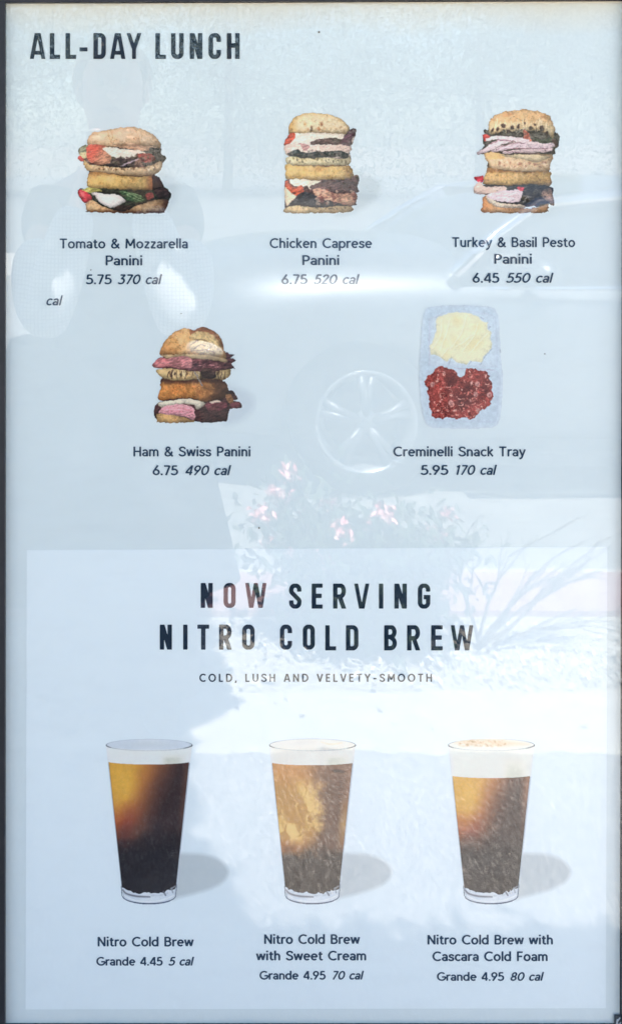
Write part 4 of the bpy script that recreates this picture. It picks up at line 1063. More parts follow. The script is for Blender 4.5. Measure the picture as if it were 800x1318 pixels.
def parked_car():
    x0, yn, zr = .29, -3.18, -.085; Wd = 1.80; yc = yn-Wd/2
    root = empty('parked_car', (x0+2.25, yc, zr)); tag(root, 'grey parked car with bright alloy wheels mirrored in the glass', 'car')
    st = [ # x, half width at belt, sill z, belt z, deck z
     (0.00,.55,.30,.64,.80),(0.05,.70,.22,.76,.93),(0.22,.81,.20,.88,1.03),(0.55,.87,.20,.94,1.075),(0.95,.89,.20,.955,1.085),(1.30,.90,.20,.955,1.08),(1.80,.90,.20,.92,1.03),(2.6,.90,.20,.93,1.02),(3.3,.90,.20,.94,1.03),(3.85,.88,.22,.95,1.05),(4.25,.82,.26,.94,1.05),(4.44,.70,.32,.88,1.0),(4.5,.58,.42,.80,.90)]
    bm = bmesh.new(); rings = []
    for (x, hw, zs, zb, zd) in st:
        pr = [(-hw*.86,zs),(-hw*.97,zs+.10),(-hw*1.0,zs+.30),(-hw*1.0,zb-.13),(-hw*.955,zb-.01),(-hw*.80,zd-.015),(-hw*.4,zd+.015),(0,zd+.022)]
        full = pr+[(-a,b) for a, b in pr[-2::-1]]
        rings.append([bm.verts.new((x0+x, yc+a, zr+b)) for a, b in full])
    for a, b in zip(rings, rings[1:]):
        n = len(a)
        for k in range(n): bm.faces.new((a[k], a[(k+1)%n], b[(k+1)%n], b[k]))
    bm.faces.new(rings[0]); bm.faces.new(rings[-1][::-1])
    body = bm_obj('body', bm, M_paint)
    sub = body.modifiers.new('s', 'SUBSURF'); sub.levels = sub.render_levels = 2
    bpy.context.view_layer.update(); me = ev_mesh(body); body.modifiers.clear(); old = body.data; body.data = me; bpy.data.meshes.remove(old)
    cutters = []
    for wx in (.84, 3.50):
        cb = bmesh.new(); add_tube(cb, [(x0+wx, yc-1.2, zr+.335), (x0+wx, yc+1.2, zr+.335)], .385, 40)
        co = bm_obj('cut', cb); cutters.append(co); bo = body.modifiers.new('b', 'BOOLEAN'); bo.operation = 'DIFFERENCE'; bo.object = co; bo.solver = 'EXACT'
    bpy.context.view_layer.update(); me = ev_mesh(body); body.modifiers.clear(); old = body.data; body.data = me; bpy.data.meshes.remove(old)
    for co in cutters: bpy.data.objects.remove(co)
    body.data.materials.clear(); body.data.materials.append(M_paint)
    body.data.polygons.foreach_set('use_smooth', [True]*len(body.data.polygons))
    body.parent = root; body.matrix_parent_inverse = Matrix.Translation(-root.location)
    # cabin
    cab = [(1.26,.80,1.0,1.02),(1.45,.76,.98,1.19),(1.66,.70,.97,1.32),(2.2,.68,.96,1.385),(3.0,.67,.96,1.38),(3.45,.66,.97,1.29),(3.95,.64,1.0,1.06)]
    cb = bmesh.new(); rings = []
    for (x, hw, zb, zt) in cab:
        wb = .84; f = (zt-zb)/.5; wt = wb-(wb-.60)*f
        rings.append([cb.verts.new((x0+x, yc+a, zr+b)) for a, b in ((-wb,zb-.06),(-wt,zt-.03),(-wt*.85,zt),(0,zt+.018),(wt*.85,zt),(wt,zt-.03),(wb,zb-.06))])
    for a, b in zip(rings, rings[1:]):
        for k in range(6): cb.faces.new((a[k], a[k+1], b[k+1], b[k]))
    cb.faces.new(rings[0]); cb.faces.new(rings[-1][::-1])
    bm_obj('windows', cb, M_cglass, root, True)
    # roof and pillars over the glass
    rb = bmesh.new(); rg = []
    for (x, hw, zb, zt) in cab[2:6]:
        wt = .84-.24*((zt-zb)/.5)
        rg.append([rb.verts.new((x0+x, yc+a, zr+b)) for a, b in ((-wt-.012,zt-.06),(-wt-.006,zt-.02),(-wt*.85,zt+.014),(0,zt+.032),(wt*.85,zt+.014),(wt+.006,zt-.02),(wt+.012,zt-.06))])
    for a, b in zip(rg, rg[1:]):
        for k in range(6): rb.faces.new((a[k], a[k+1], b[k+1], b[k]))
    bm_obj('roof', rb, M_paint, root, True)
    for sgn in (-1, 1):
        pb = bmesh.new()
        add_tube(pb, [(x0+1.22, yc+sgn*.855, zr+1.0), (x0+1.44, yc+sgn*.765, zr+1.17), (x0+1.66, yc+sgn*.69, zr+1.305), (x0+2.2, yc+sgn*.665, zr+1.36), (x0+3.0, yc+sgn*.66, zr+1.36), (x0+3.42, yc+sgn*.68, zr+1.28)], [.030,.030,.032,.032,.03,.02], 8)
        bm_obj('roof_rail', pb, M_chrome, root, True)
        pb = bmesh.new()
        add_tube(pb, [(x0+2.55, yc+sgn*.85, zr+.90), (x0+2.60, yc+sgn*.625, zr+1.41)], .032, 8); bm_obj('door_pillar', pb, M_dark, root)
        pb = bmesh.new()
        add_tube(pb, [(x0+3.42, yc+sgn*.645, zr+1.30), (x0+3.98, yc+sgn*.80, zr+1.0)], .05, 8); bm_obj('rear_pillar', pb, M_paint, root)
        tb = bmesh.new(); add_tube(tb, [(x0+1.35, yc+sgn*.895, zr+.945), (x0+2.4, yc+sgn*.898, zr+.955), (x0+3.8, yc+sgn*.88, zr+.985)], .011, 6); bm_obj('belt_trim', tb, M_chrome, root)
        for hx in (2.25, 3.22):
            hb = bmesh.new(); add_tube(hb, [(x0+hx, yc+sgn*.90, zr+.80), (x0+hx+.02, yc+sgn*.93, zr+.805), (x0+hx+.17, yc+sgn*.93, zr+.81), (x0+hx+.19, yc+sgn*.90, zr+.81)], .012, 6)
            bm_obj('door_handle', hb, M_chrome, root)
        mb = bmesh.new(); bmesh.ops.create_uvsphere(mb, u_segments=12, v_segments=8, radius=1, matrix=Matrix.Translation((x0+1.55, yc+sgn*.99, zr+1.03))@Matrix.Diagonal((.07,.11,.065,1)))
        bm_obj('side_mirror', mb, M_paint, root, True)
        lb = bmesh.new(); bmesh.ops.create_uvsphere(lb, u_segments=14, v_segments=8, radius=1, matrix=Matrix.Translation((x0+.17, yc+sgn*.66, zr+.64))@Matrix.Rotation(sgn*.5,4,'Z')@Matrix.Diagonal((.12,.15,.055,1)))
        bm_obj('headlight', lb, M_lamp, root, True)
        lb = bmesh.new(); bmesh.ops.create_uvsphere(lb, u_segments=14, v_segments=8, radius=1, matrix=Matrix.Translation((x0+4.36, yc+sgn*.64, zr+.82))@Matrix.Rotation(-sgn*.6,4,'Z')@Matrix.Diagonal((.08,.14,.07,1)))
        bm_obj('rear_light', lb, M_amber, root, True)
        sb = bmesh.new(); add_box(sb, x0+1.30, x0+3.04, yc+sgn*.86-.03, yc+sgn*.86+.03, zr+.165, zr+.215); bm_obj('sill', sb, M_dark, root)
        for wx in (.84, 3.50):
            wl = bpy.data.objects.new('wheel', None); wl.empty_display_size = .1; link(wl, root)
            wl.location = (x0+wx, yc+sgn*.735, zr+.335); wl.matrix_parent_inverse = Matrix.Translation(-root.location)
            cx, cy, cz = wl.location
            def turn(prof, name, m, seg=44):
                b2 = bmesh.new(); rg = []
                for k in range(seg):
                    a = 2*math.pi*k/seg
                    rg.append([b2.verts.new((r*math.cos(a), sgn*t, r*math.sin(a))) for r, t in prof])
                n = len(prof)
                for a, b in zip(rg, rg[1:]+rg[:1]):
                    for k in range(n): b2.faces.new((a[k], a[(k+1)%n], b[(k+1)%n], b[k]))
                o = bm_obj(name, b2, m, None, True); o.parent = wl
            turn([(.225,-.10),(.30,-.105),(.33,-.08),(.335,0),(.33,.08),(.30,.105),(.232,.10),(.225,.06)], 'tyre', M_rub)
            turn([(.195,.02),(.215,.095),(.232,.104),(.236,.095),(.22,.0),(.22,-.09),(.205,-.09)], 'rim', M_alloy)
            b2 = bmesh.new()
            bmesh.ops.create_uvsphere(b2, u_segments=16, v_segments=8, radius=1, matrix=Matrix.Translation((0, sgn*.07, 0))@Matrix.Diagonal((.055,.028,.055,1)))
            for k in range(5):
                a0 = 2*math.pi*k/5+.3
                for off in (-.13, .13):
                    a = a0+off
                    add_tube(b2, [(.03*math.cos(a0), sgn*.075, .03*math.sin(a0)), (.12*math.cos(a0+off*.7), sgn*.085, .12*math.sin(a0+off*.7)), (.208*math.cos(a), sgn*.075, .208*math.sin(a))], [.020,.017,.020], 8)
            o = bm_obj('spokes', b2, M_spoke, None, True); o.parent = wl
            b2 = bmesh.new(); add_tube(b2, [(0, sgn*-.02, 0), (0, sgn*.015, 0)], .17, 30); o = bm_obj('brake_disc', b2, M_dark); o.parent = wl
    gb = bmesh.new(); add_box(gb, x0-.012, x0+.05, yc-.40, yc+.40, zr+.40, zr+.53); bm_obj('grille', gb, M_dark, root)
    gb = bmesh.new(); add_box(gb, x0+.9, x0+3.9, yc-.72, yc+.72, zr+.16, zr+.24); bm_obj('underbody', gb, M_dark, root)
parked_car()

# ---------------------------------------------------------------- trees
def tree(name, label, base, h, cr, n, leafs, group=None, seed=1, keep=None, trunk_r=.12, leaf_mat=None):
    rnd = random.Random(seed); root = empty(name, base); tag(root, label, 'tree', group)
    tb, cb = bmesh.new(), bmesh.new(); base = Vector(base)
    top = base+Vector((0,0,h*.62))
    add_tube(tb, [base, base+Vector((.03,.02,h*.25)), base+Vector((-.02,.05,h*.45)), top], [trunk_r*1.3, trunk_r, trunk_r*.8, trunk_r*.5], 10)
    cen = base+Vector((0,0,h-cr[2]))
    clumps = []
    for k in range(26):
        while True:
            u = Vector((rnd.uniform(-1,1), rnd.uniform(-1,1), rnd.uniform(-1,1)))
            if u.length < 1: break
        c = cen+Vector((u.x*cr[0], u.y*cr[1], u.z*cr[2])); clumps.append(c)
        if k < 12: add_tube(tb, [base+Vector((0,0,h*rnd.uniform(.3,.6))), base.lerp(c,.6)+Vector((0,0,h*.12)), c], [trunk_r*.4, trunk_r*.25, .01], 6)
    for k in range(n):
        c = clumps[k % len(clumps)]; r = min(cr)*.42
        p = c+Vector((rnd.gauss(0,r), rnd.gauss(0,r), rnd.gauss(0,r*.7)))
        leaf_quads(cb, p, leafs*rnd.uniform(.7,1.3), rnd)
    bm_obj('trunk', tb, M_stem, root); bm_obj('crown', cb, leaf_mat or M_green, root)
M_pale = mat('olive_leaf', (.11,.13,.08), .6, noise=((.08,.098,.055), 5, .35, .65))
for i, (x, y, h, cr, lb) in enumerate([(-11.5,-29,8.6,(4.6,3.2,4.1),'dense olive tree at the end of the row, farthest behind the photographer'),(-3.8,-27.5,7.8,(4.4,3.2,3.7),'dense olive tree straight behind the photographer'),
        (3.4,-28.5,8.2,(4.5,3.2,3.9),'dense olive tree across the road behind the car bonnet'),(10.4,-27,7.9,(4.4,3.2,3.7),'dense olive tree across the road behind the car windscreen'),
        (17.6,-28.5,8.8,(4.8,3.2,4.2),'dense olive tree across the road behind the car boot')]):
    tree('street_tree', lb, (x,y,-.09), h, cr, 42000, .05, 'trees across the road', 20+i, leaf_mat=M_pale)

# unseen tree added to shade the photographer; crown gaps cut for sun flecks
SUN_T = math.tan(math.radians(SUN_EL))
def at_depth(p, q):
    """where the shadow of p falls on the upright plane a distance q in front of the board"""
    dq = q-(-p.y); return p.x, p.z-dq*SUN_T
FLECKS = [[(70,345),(92,318),(98,345),(112,350),(110,385),(128,410),(112,420),(84,412),(80,385),(74,368)],
          [(180,328),(190,325),(200,350),(210,322),(234,332),(250,368),(260,384),(232,392),(240,410),(236,450),(200,450),(194,420),(188,380)],
          [(102,188),(110,170),(130,170),(132,198),(112,206)], [(160,170),(184,170),(192,188),(178,206),(160,198)]]
FLECK_D = [2.31, 2.31, 2.41, 2.41]
def in_poly(x, y, poly, grow):
    ins = False; dm = 1e9
    for i in range(len(poly)):
        (ax,ay),(bx,by) = poly[i], poly[(i+1)%len(poly)]
        if (ay > y) != (by > y) and x < (bx-ax)*(y-ay)/(by-ay)+ax: ins = not ins
        t = max(0, min(1, ((x-ax)*(bx-ax)+(y-ay)*(by-ay))/((bx-ax)**2+(by-ay)**2))); dm = min(dm, math.hypot(x-ax-t*(bx-ax), y-ay-t*(by-ay)))
    return ins or dm < grow
def shade_tree():
    rnd = random.Random(9); base = Vector((-.95, .55, 0)); root = empty('shade_tree', base)
    tag(root, 'unseen leafy tree behind the left edge of the menu board, crown shaped to shade the photographer', 'tree')
    tb, cb = bmesh.new(), bmesh.new()
    add_tube(tb, [base, base+Vector((.02,0,1.0)), base+Vector((.08,-.1,2.0)), base+Vector((.12,-.15,2.4)), base+Vector((.2,-.3,2.8))], [.16,.13,.11,.09,.05], 12)
    for k in range(10):
        e = Vector((rnd.uniform(-1.2,.1), -rnd.uniform(-.6,1.0), rnd.uniform(2.45,2.75)))
        s = base+Vector((.06,-.1,rnd.uniform(1.7,2.35))); add_tube(tb, [s, s.lerp(e,.5)+Vector((0,0,.15)), e], [.05,.035,.012], 7)
    n = 0
    while n < 80000:
        x = rnd.uniform(-1.9, .36); q = rnd.uniform(-1.0, 1.25); z = 2.55+rnd.gauss(0,.10)
        qg = q+z/SUN_T                       # where its shadow meets the ground
        lim = .185 if qg < 1.32 else (.185+.13*min(1,(qg-1.32)/.12))
        if qg < .98: lim = .185+(.98-qg)*.34
        lim += .012*math.sin(qg*31)+.010*math.sin(qg*73+1)
        if x > lim: continue
        p = Vector((x, -q, z)); bad = False
        for poly, d in zip(FLECKS, FLECK_D):
            X, Z = at_depth(p, d-CAM_D); s = PX*CAM_D/d
            if in_poly(CX+X*s, CY+(CAM_H-Z)*s, poly, 9): bad = True; break
        n += 1
        if bad: continue
        leaf_quads(cb, p, rnd.uniform(.017,.027), rnd, .45)
    bm_obj('trunk', tb, M_stem, root); bm_obj('crown', cb, M_green, root)
shade_tree()

# ---------------------------------------------------------------- dark hedge behind the board
def hedge():
    rnd = random.Random(3); root = empty('hedge', (.3, .62, 0)); tag(root, 'dark clipped hedge standing close behind the menu board', 'hedge')
    fb, sb = bmesh.new(), bmesh.new()
    for _ in range(42000):
        x = rnd.uniform(-1.0, 1.6); z = rnd.uniform(.03, 2.66); y = rnd.choice((.36,.36,.9))+rnd.gauss(0,.03)
        if rnd.random() < .2: z = 2.65+rnd.gauss(0,.035); y = rnd.uniform(.36,.9)
        leaf_quads(fb, Vector((x,y,z)), rnd.uniform(.022,.038), rnd)
    for k in range(9):
        x = -.9+k*.3; add_tube(sb, [(x,.62,0),(x+.03,.64,.9),(x-.02,.6,2.5)], [.025,.02,.01], 6)
    bm_obj('foliage', fb, M_green, root); bm_obj('stem', sb, M_stem, root)
hedge()
# ---------------------------------------------------------------- the photographer, seen only in the glass
M_skin = mat('skin', (.52,.30,.22), .5)
M_hair = mat('fair_hair', (.30,.24,.17), .6)
M_skirt = mat('dark_skirt_cloth', (.030,.034,.045), .85, noise=((.022,.024,.032), 20, .4, .6))
M_shoe = mat('dark_shoe', (.02,.02,.02), .5)
def mat_check():
    m = bpy.data.materials.new('checked_shirt_cloth'); m.use_nodes = True
    nt = m.node_tree; N = nt.nodes; L = nt.links; b = N['Principled BSDF']; b.inputs['Roughness'].default_value = .9; b.inputs['Specular IOR Level'].default_value = .1
    tc = N.new('ShaderNodeTexCoord'); sx = N.new('ShaderNodeSeparateXYZ'); L.new(tc.outputs['Object'], sx.inputs[0])
    out = []
    for ax in ('X', 'Z'):
        a = N.new('ShaderNodeMath'); a.operation = 'MULTIPLY'; a.inputs[1].default_value = 110.0; L.new(sx.outputs[ax], a.inputs[0])
        f = N.new('ShaderNodeMath'); f.operation = 'FRACT'; L.new(a.outputs[0], f.inputs[0])
        g = N.new('ShaderNodeMath'); g.operation = 'LESS_THAN'; g.inputs[1].default_value = .26; L.new(f.outputs[0], g.inputs[0]); out.append(g.outputs[0])
    mx = N.new('ShaderNodeMath'); mx.operation = 'MAXIMUM'; L.new(out[0], mx.inputs[0]); L.new(out[1], mx.inputs[1])
    c = N.new('ShaderNodeMix'); c.data_type = 'RGBA'; c.inputs['A'].default_value = (.88,.88,.88,1); c.inputs['B'].default_value = (.36,.37,.41,1)
    L.new(mx.outputs[0], c.inputs['Factor']); L.new(c.outputs['Result'], b.inputs['Base Color'])
    return m
M_check = mat_check()

def skin_mesh(name, chains, m, parent, sub=2, root=0):
    """chains: lists of (x,y,z,radius); equal points are welded"""
    vs, ed, rad, idx = [], [], [], {}
    for ch in chains:
        prev = None
        for x, y, z, r in ch:
            k = (round(x,4), round(y,4), round(z,4))
            if k not in idx: idx[k] = len(vs); vs.append(k); rad.append(r)
            if prev is not None and prev != idx[k]: ed.append((prev, idx[k]))
            prev = idx[k]
    me = bpy.data.meshes.new(name); me.from_pydata(vs, ed, []); o = link(bpy.data.objects.new(name, me))
    sk = o.modifiers.new('k', 'SKIN'); sk.use_smooth_shade = True
    for i, v in enumerate(me.skin_vertices[0].data):
        r = rad[i]; v.radius = (r if not hasattr(r, '__len__') else r[0], r if not hasattr(r, '__len__') else r[1]); v.use_root = (i == root)
    s = o.modifiers.new('s', 'SUBSURF'); s.levels = s.render_levels = sub
    bpy.context.view_layer.update(); nm = ev_mesh(o); bpy.data.objects.remove(o); bpy.data.meshes.remove(me)
    nm.name = name; nm.materials.clear(); nm.materials.append(m); nm.polygons.foreach_set('use_smooth', [True]*len(nm.polygons))
    ob = link(bpy.data.objects.new(name, nm), parent); ob.matrix_parent_inverse = Matrix.Translation(-parent.location)
    return ob

def person():
    yb = -1.45                                   # body axis; the lens is at y = -1.2
    root = empty('person', (0, yb, 0)); tag(root, 'person in long dark clothes with white checked sleeves holding up a phone', 'person')
    cx = .0
    ch = [[(cx,yb,.88,.14),(cx,yb,1.02,.13),(cx,yb+.01,1.18,.15),(cx,yb,1.33,.15),(cx,yb,1.43,.085),(cx,yb+.02,1.50,.058),(cx,yb+.03,1.56,.075),(cx,yb+.035,1.63,.092),(cx,yb+.02,1.70,.085),(cx,yb+.01,1.745,.05)]]
    for s in (-1, 1):
        hx = cx+s*.045
        ch.append([(cx,yb,1.33,.15),(cx+s*.165,yb+.03,1.33,.062),(cx+s*.18,yb+.17,1.20,.048),(cx+s*.155,yb+.30,1.075,.042),(cx+s*.115,yb+.255,1.23,.036),(cx+s*.07,yb+.215,1.39,.026),(hx,yb+.205,1.455,.027)])
        ch.append([(cx,yb,.88,.14),(cx+s*.10,yb,.80,.095),(cx+s*.10,yb+.01,.47,.062),(cx+s*.11,yb-.01,.10,.038),(cx+s*.115,yb+.03,.05,.040),(cx+s*.12,yb+.15,.03,.028)])
        # palm and five fingers closing on the phone edges
        pal = (hx,yb+.205,1.455,.027)
        for k in range(4):
            z = 1.472+.017*k
            ch.append([pal, (hx+s*.012,yb+.218,z,.0085), (hx+s*.004,yb+.238,z+.006,.0075), (hx-s*.016,yb+.252,z+.008,.0068)])
        ch.append([pal, (hx-s*.004,yb+.215,1.432,.0105), (hx-s*.022,yb+.222,1.458,.0085), (hx-s*.034,yb+.224,1.480,.0075)])
    body = skin_mesh('body', ch, M_skin, root)
    # face: nose, ears, eyes on the continuous head
    hd = bmesh.new()
    for dx, dy, dz, r in ((0,.135,1.625,.014),(0,.128,1.645,.010)):
        bmesh.ops.create_uvsphere(hd, u_segments=10, v_segments=8, radius=r, matrix=Matrix.Translation((cx,yb+dy-.005,dz)))
    bm_obj('nose', hd, M_skin, root, True)
    for s in (-1, 1):
        hd = bmesh.new(); bmesh.ops.create_uvsphere(hd, u_segments=10, v_segments=8, radius=1, matrix=Matrix.Translation((cx+s*.088,yb+.03,1.635))@Matrix.Diagonal((.010,.02,.032,1)))
        bm_obj('ear', hd, M_skin, root, True)
    for s in (-1, 1):
        eb = bmesh.new(); bmesh.ops.create_uvsphere(eb, u_segments=10, v_segments=8, radius=.011, matrix=Matrix.Translation((cx+s*.032,yb+.108,1.655)))
        bm_obj('eye', eb, M_hair, root, True)
    mb = bmesh.new(); bmesh.ops.create_uvsphere(mb, u_segments=10, v_segments=8, radius=1, matrix=Matrix.Translation((cx,yb+.105,1.585))@Matrix.Diagonal((.024,.008,.007,1)))
    bm_obj('mouth', mb, mat('lips', (.35,.12,.11), .5), root, True)
    # hair cap
    hb = bmesh.new(); bmesh.ops.create_uvsphere(hb, u_segments=20, v_segments=14, radius=1, matrix=Matrix.Translation((cx,yb+.0,1.67))@Matrix.Diagonal((.108,.112,.115,1)))
    bmesh.ops.delete(hb, geom=[v for v in hb.verts if v.co.y > yb+.055 and v.co.z < 1.70], context='VERTS')
    o = bm_obj('hair', hb, M_hair, root, True); so = o.modifiers.new('t', 'SOLIDIFY'); so.thickness = .012
    # shirt: torso and sleeves down to the wrists
    vc = [[(cx,yb,.80,.175),(cx,yb,1.02,.16),(cx,yb+.01,1.18,.17),(cx,yb,1.32,.165),(cx,yb,1.425,.10)]]
    for s in (-1, 1): vc.append([(cx,yb,1.32,.165),(cx+s*.17,yb+.03,1.325,.088),(cx+s*.185,yb+.13,1.225,.078)])
    skin_mesh('coat', vc, M_skirt, root)
    for s in (-1, 1):
        skin_mesh('sleeve', [[(cx+s*.184,yb+.11,1.245,.070),(cx+s*.186,yb+.19,1.175,.074),(cx+s*.162,yb+.30,1.07,.072),(cx+s*.120,yb+.255,1.22,.066),(cx+s*.08,yb+.222,1.35,.048)]], M_check, root)
    # long flared skirt with folds
    sb = bmesh.new(); rg = []
    for i in range(10):
        t = i/9; z = .98-.62*t; r = .172+.15*t**.8
        rg.append([sb.verts.new((cx-.05+math.cos(a)*(r+.05)*(1+.05*t*math.sin(9*a)), yb+math.sin(a)*r*.72*(1+.05*t*math.sin(9*a)), z)) for a in [2*math.pi*k/54 for k in range(54)]])
    for a, b in zip(rg, rg[1:]):
        for k in range(54): sb.faces.new((a[k], a[(k+1)%54], b[(k+1)%54], b[k]))
    o = bm_obj('coat_skirt', sb, M_skirt, root, True); so = o.modifiers.new('t', 'SOLIDIFY'); so.thickness = .004
    sb = bmesh.new(); rg = []
    for i in range(8):
        t = i/7; z = .42-.36*t; r = .205+.02*t
        rg.append([sb.verts.new((cx+math.cos(a)*r*(1+.04*math.sin(7*a)), yb+math.sin(a)*r*.6*(1+.04*math.sin(7*a)), z)) for a in [2*math.pi*k/54 for k in range(54)]])
    for a, b in zip(rg, rg[1:]):
        for k in range(54): sb.faces.new((a[k], a[(k+1)%54], b[(k+1)%54], b[k]))
    o = bm_obj('underskirt', sb, M_skirt, root, True); so = o.modifiers.new('t', 'SOLIDIFY'); so.thickness = .004
    for s in (-1, 1):
        skin_mesh('boot', [[(cx+s*.10,yb+.005,.40,.085),(cx+s*.11,yb-.01,.12,.075),(cx+s*.115,yb+.03,.062,.062),(cx+s*.12,yb+.17,.045,.045)]], M_shoe, root)
    # phone, held just behind the lens
    root2 = empty('phone', (cx, -1.215, 1.42)); tag(root2, 'dark phone held up in both hands by the photographer', 'phone')
    pb = bmesh.new(); add_box(pb, -.036, .036, -1.219, -1.211, 1.375, 1.522)
    bmesh.ops.bevel(pb, geom=pb.edges[:], offset=.003, segments=2, affect='EDGES'); bm_obj('case', pb, M_dark, root2)
    lb = bmesh.new(); add_tube(lb, [(0,-1.2112,1.5),(0,-1.2085,1.5)], .0055, 20); bm_obj('lens_ring', lb, M_chrome, root2)
    sb = bmesh.new(); add_box(sb, -.033, .033, -1.2198, -1.2192, 1.38, 1.517); bm_obj('screen', sb, M_cglass, root2)
person()
# ---------------------------------------------------------------- the menu board
M_ink = bpy.data.materials.new('navy_ink'); M_ink.use_nodes = True
_b = M_ink.node_tree.nodes['Principled BSDF']; _b.inputs['Base Color'].default_value = (*ink((40,60,82)), 1); _b.inputs['Roughness'].default_value = .8; _b.inputs['Specular IOR Level'].default_value = .1
M_ink2 = M_ink.copy(); M_ink2.name = 'black_navy_ink'; M_ink2.node_tree.nodes['Principled BSDF'].inputs['Base Color'].default_value = (*ink((24,40,58)), 1)
M_print = mat_print()
M_frame = mat('black_powder_coat', (.012,.012,.015), .55, noise=((.02,.018,.022), 40, .4, .7))
M_pane = mat_glass()

def mat_poster(name, c, warm):
    m = bpy.data.materials.new(name); m.use_nodes = True
    nt = m.node_tree; N = nt.nodes; L = nt.links; b = N['Principled BSDF']
    b.inputs['Roughness'].default_value = .75; b.inputs['Specular IOR Level'].default_value = .15
    tc = N.new('ShaderNodeTexCoord'); n = N.new('ShaderNodeTexNoise'); n.inputs['Scale'].default_value = 5; n.inputs['Detail'].default_value = 4
    L.new(tc.outputs['Object'], n.inputs['Vector'])
    r = N.new('ShaderNodeMapRange'); r.inputs['From Min'].default_value = .3; r.inputs['From Max'].default_value = .7; r.inputs['To Min'].default_value = .996; r.inputs['To Max'].default_value = 1.004
    L.new(n.outputs['Fac'], r.inputs['Value'])
    # yellow-grey tint near the top edge: frame-lip shading put into the colour
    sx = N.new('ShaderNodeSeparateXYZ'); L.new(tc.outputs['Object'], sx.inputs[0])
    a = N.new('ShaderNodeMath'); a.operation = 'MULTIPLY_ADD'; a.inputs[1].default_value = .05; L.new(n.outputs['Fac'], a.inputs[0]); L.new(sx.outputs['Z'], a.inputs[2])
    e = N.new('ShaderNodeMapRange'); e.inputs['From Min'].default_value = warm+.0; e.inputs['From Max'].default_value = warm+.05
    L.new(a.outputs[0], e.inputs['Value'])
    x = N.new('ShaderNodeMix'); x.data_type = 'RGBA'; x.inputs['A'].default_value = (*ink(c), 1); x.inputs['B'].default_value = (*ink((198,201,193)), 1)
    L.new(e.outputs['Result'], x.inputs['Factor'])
    s = N.new('ShaderNodeVectorMath'); s.operation = 'SCALE'; L.new(x.outputs['Result'], s.inputs[0]); L.new(r.outputs['Result'], s.inputs['Scale'])
    L.new(s.outputs[0], b.inputs['Base Color'])
    return m

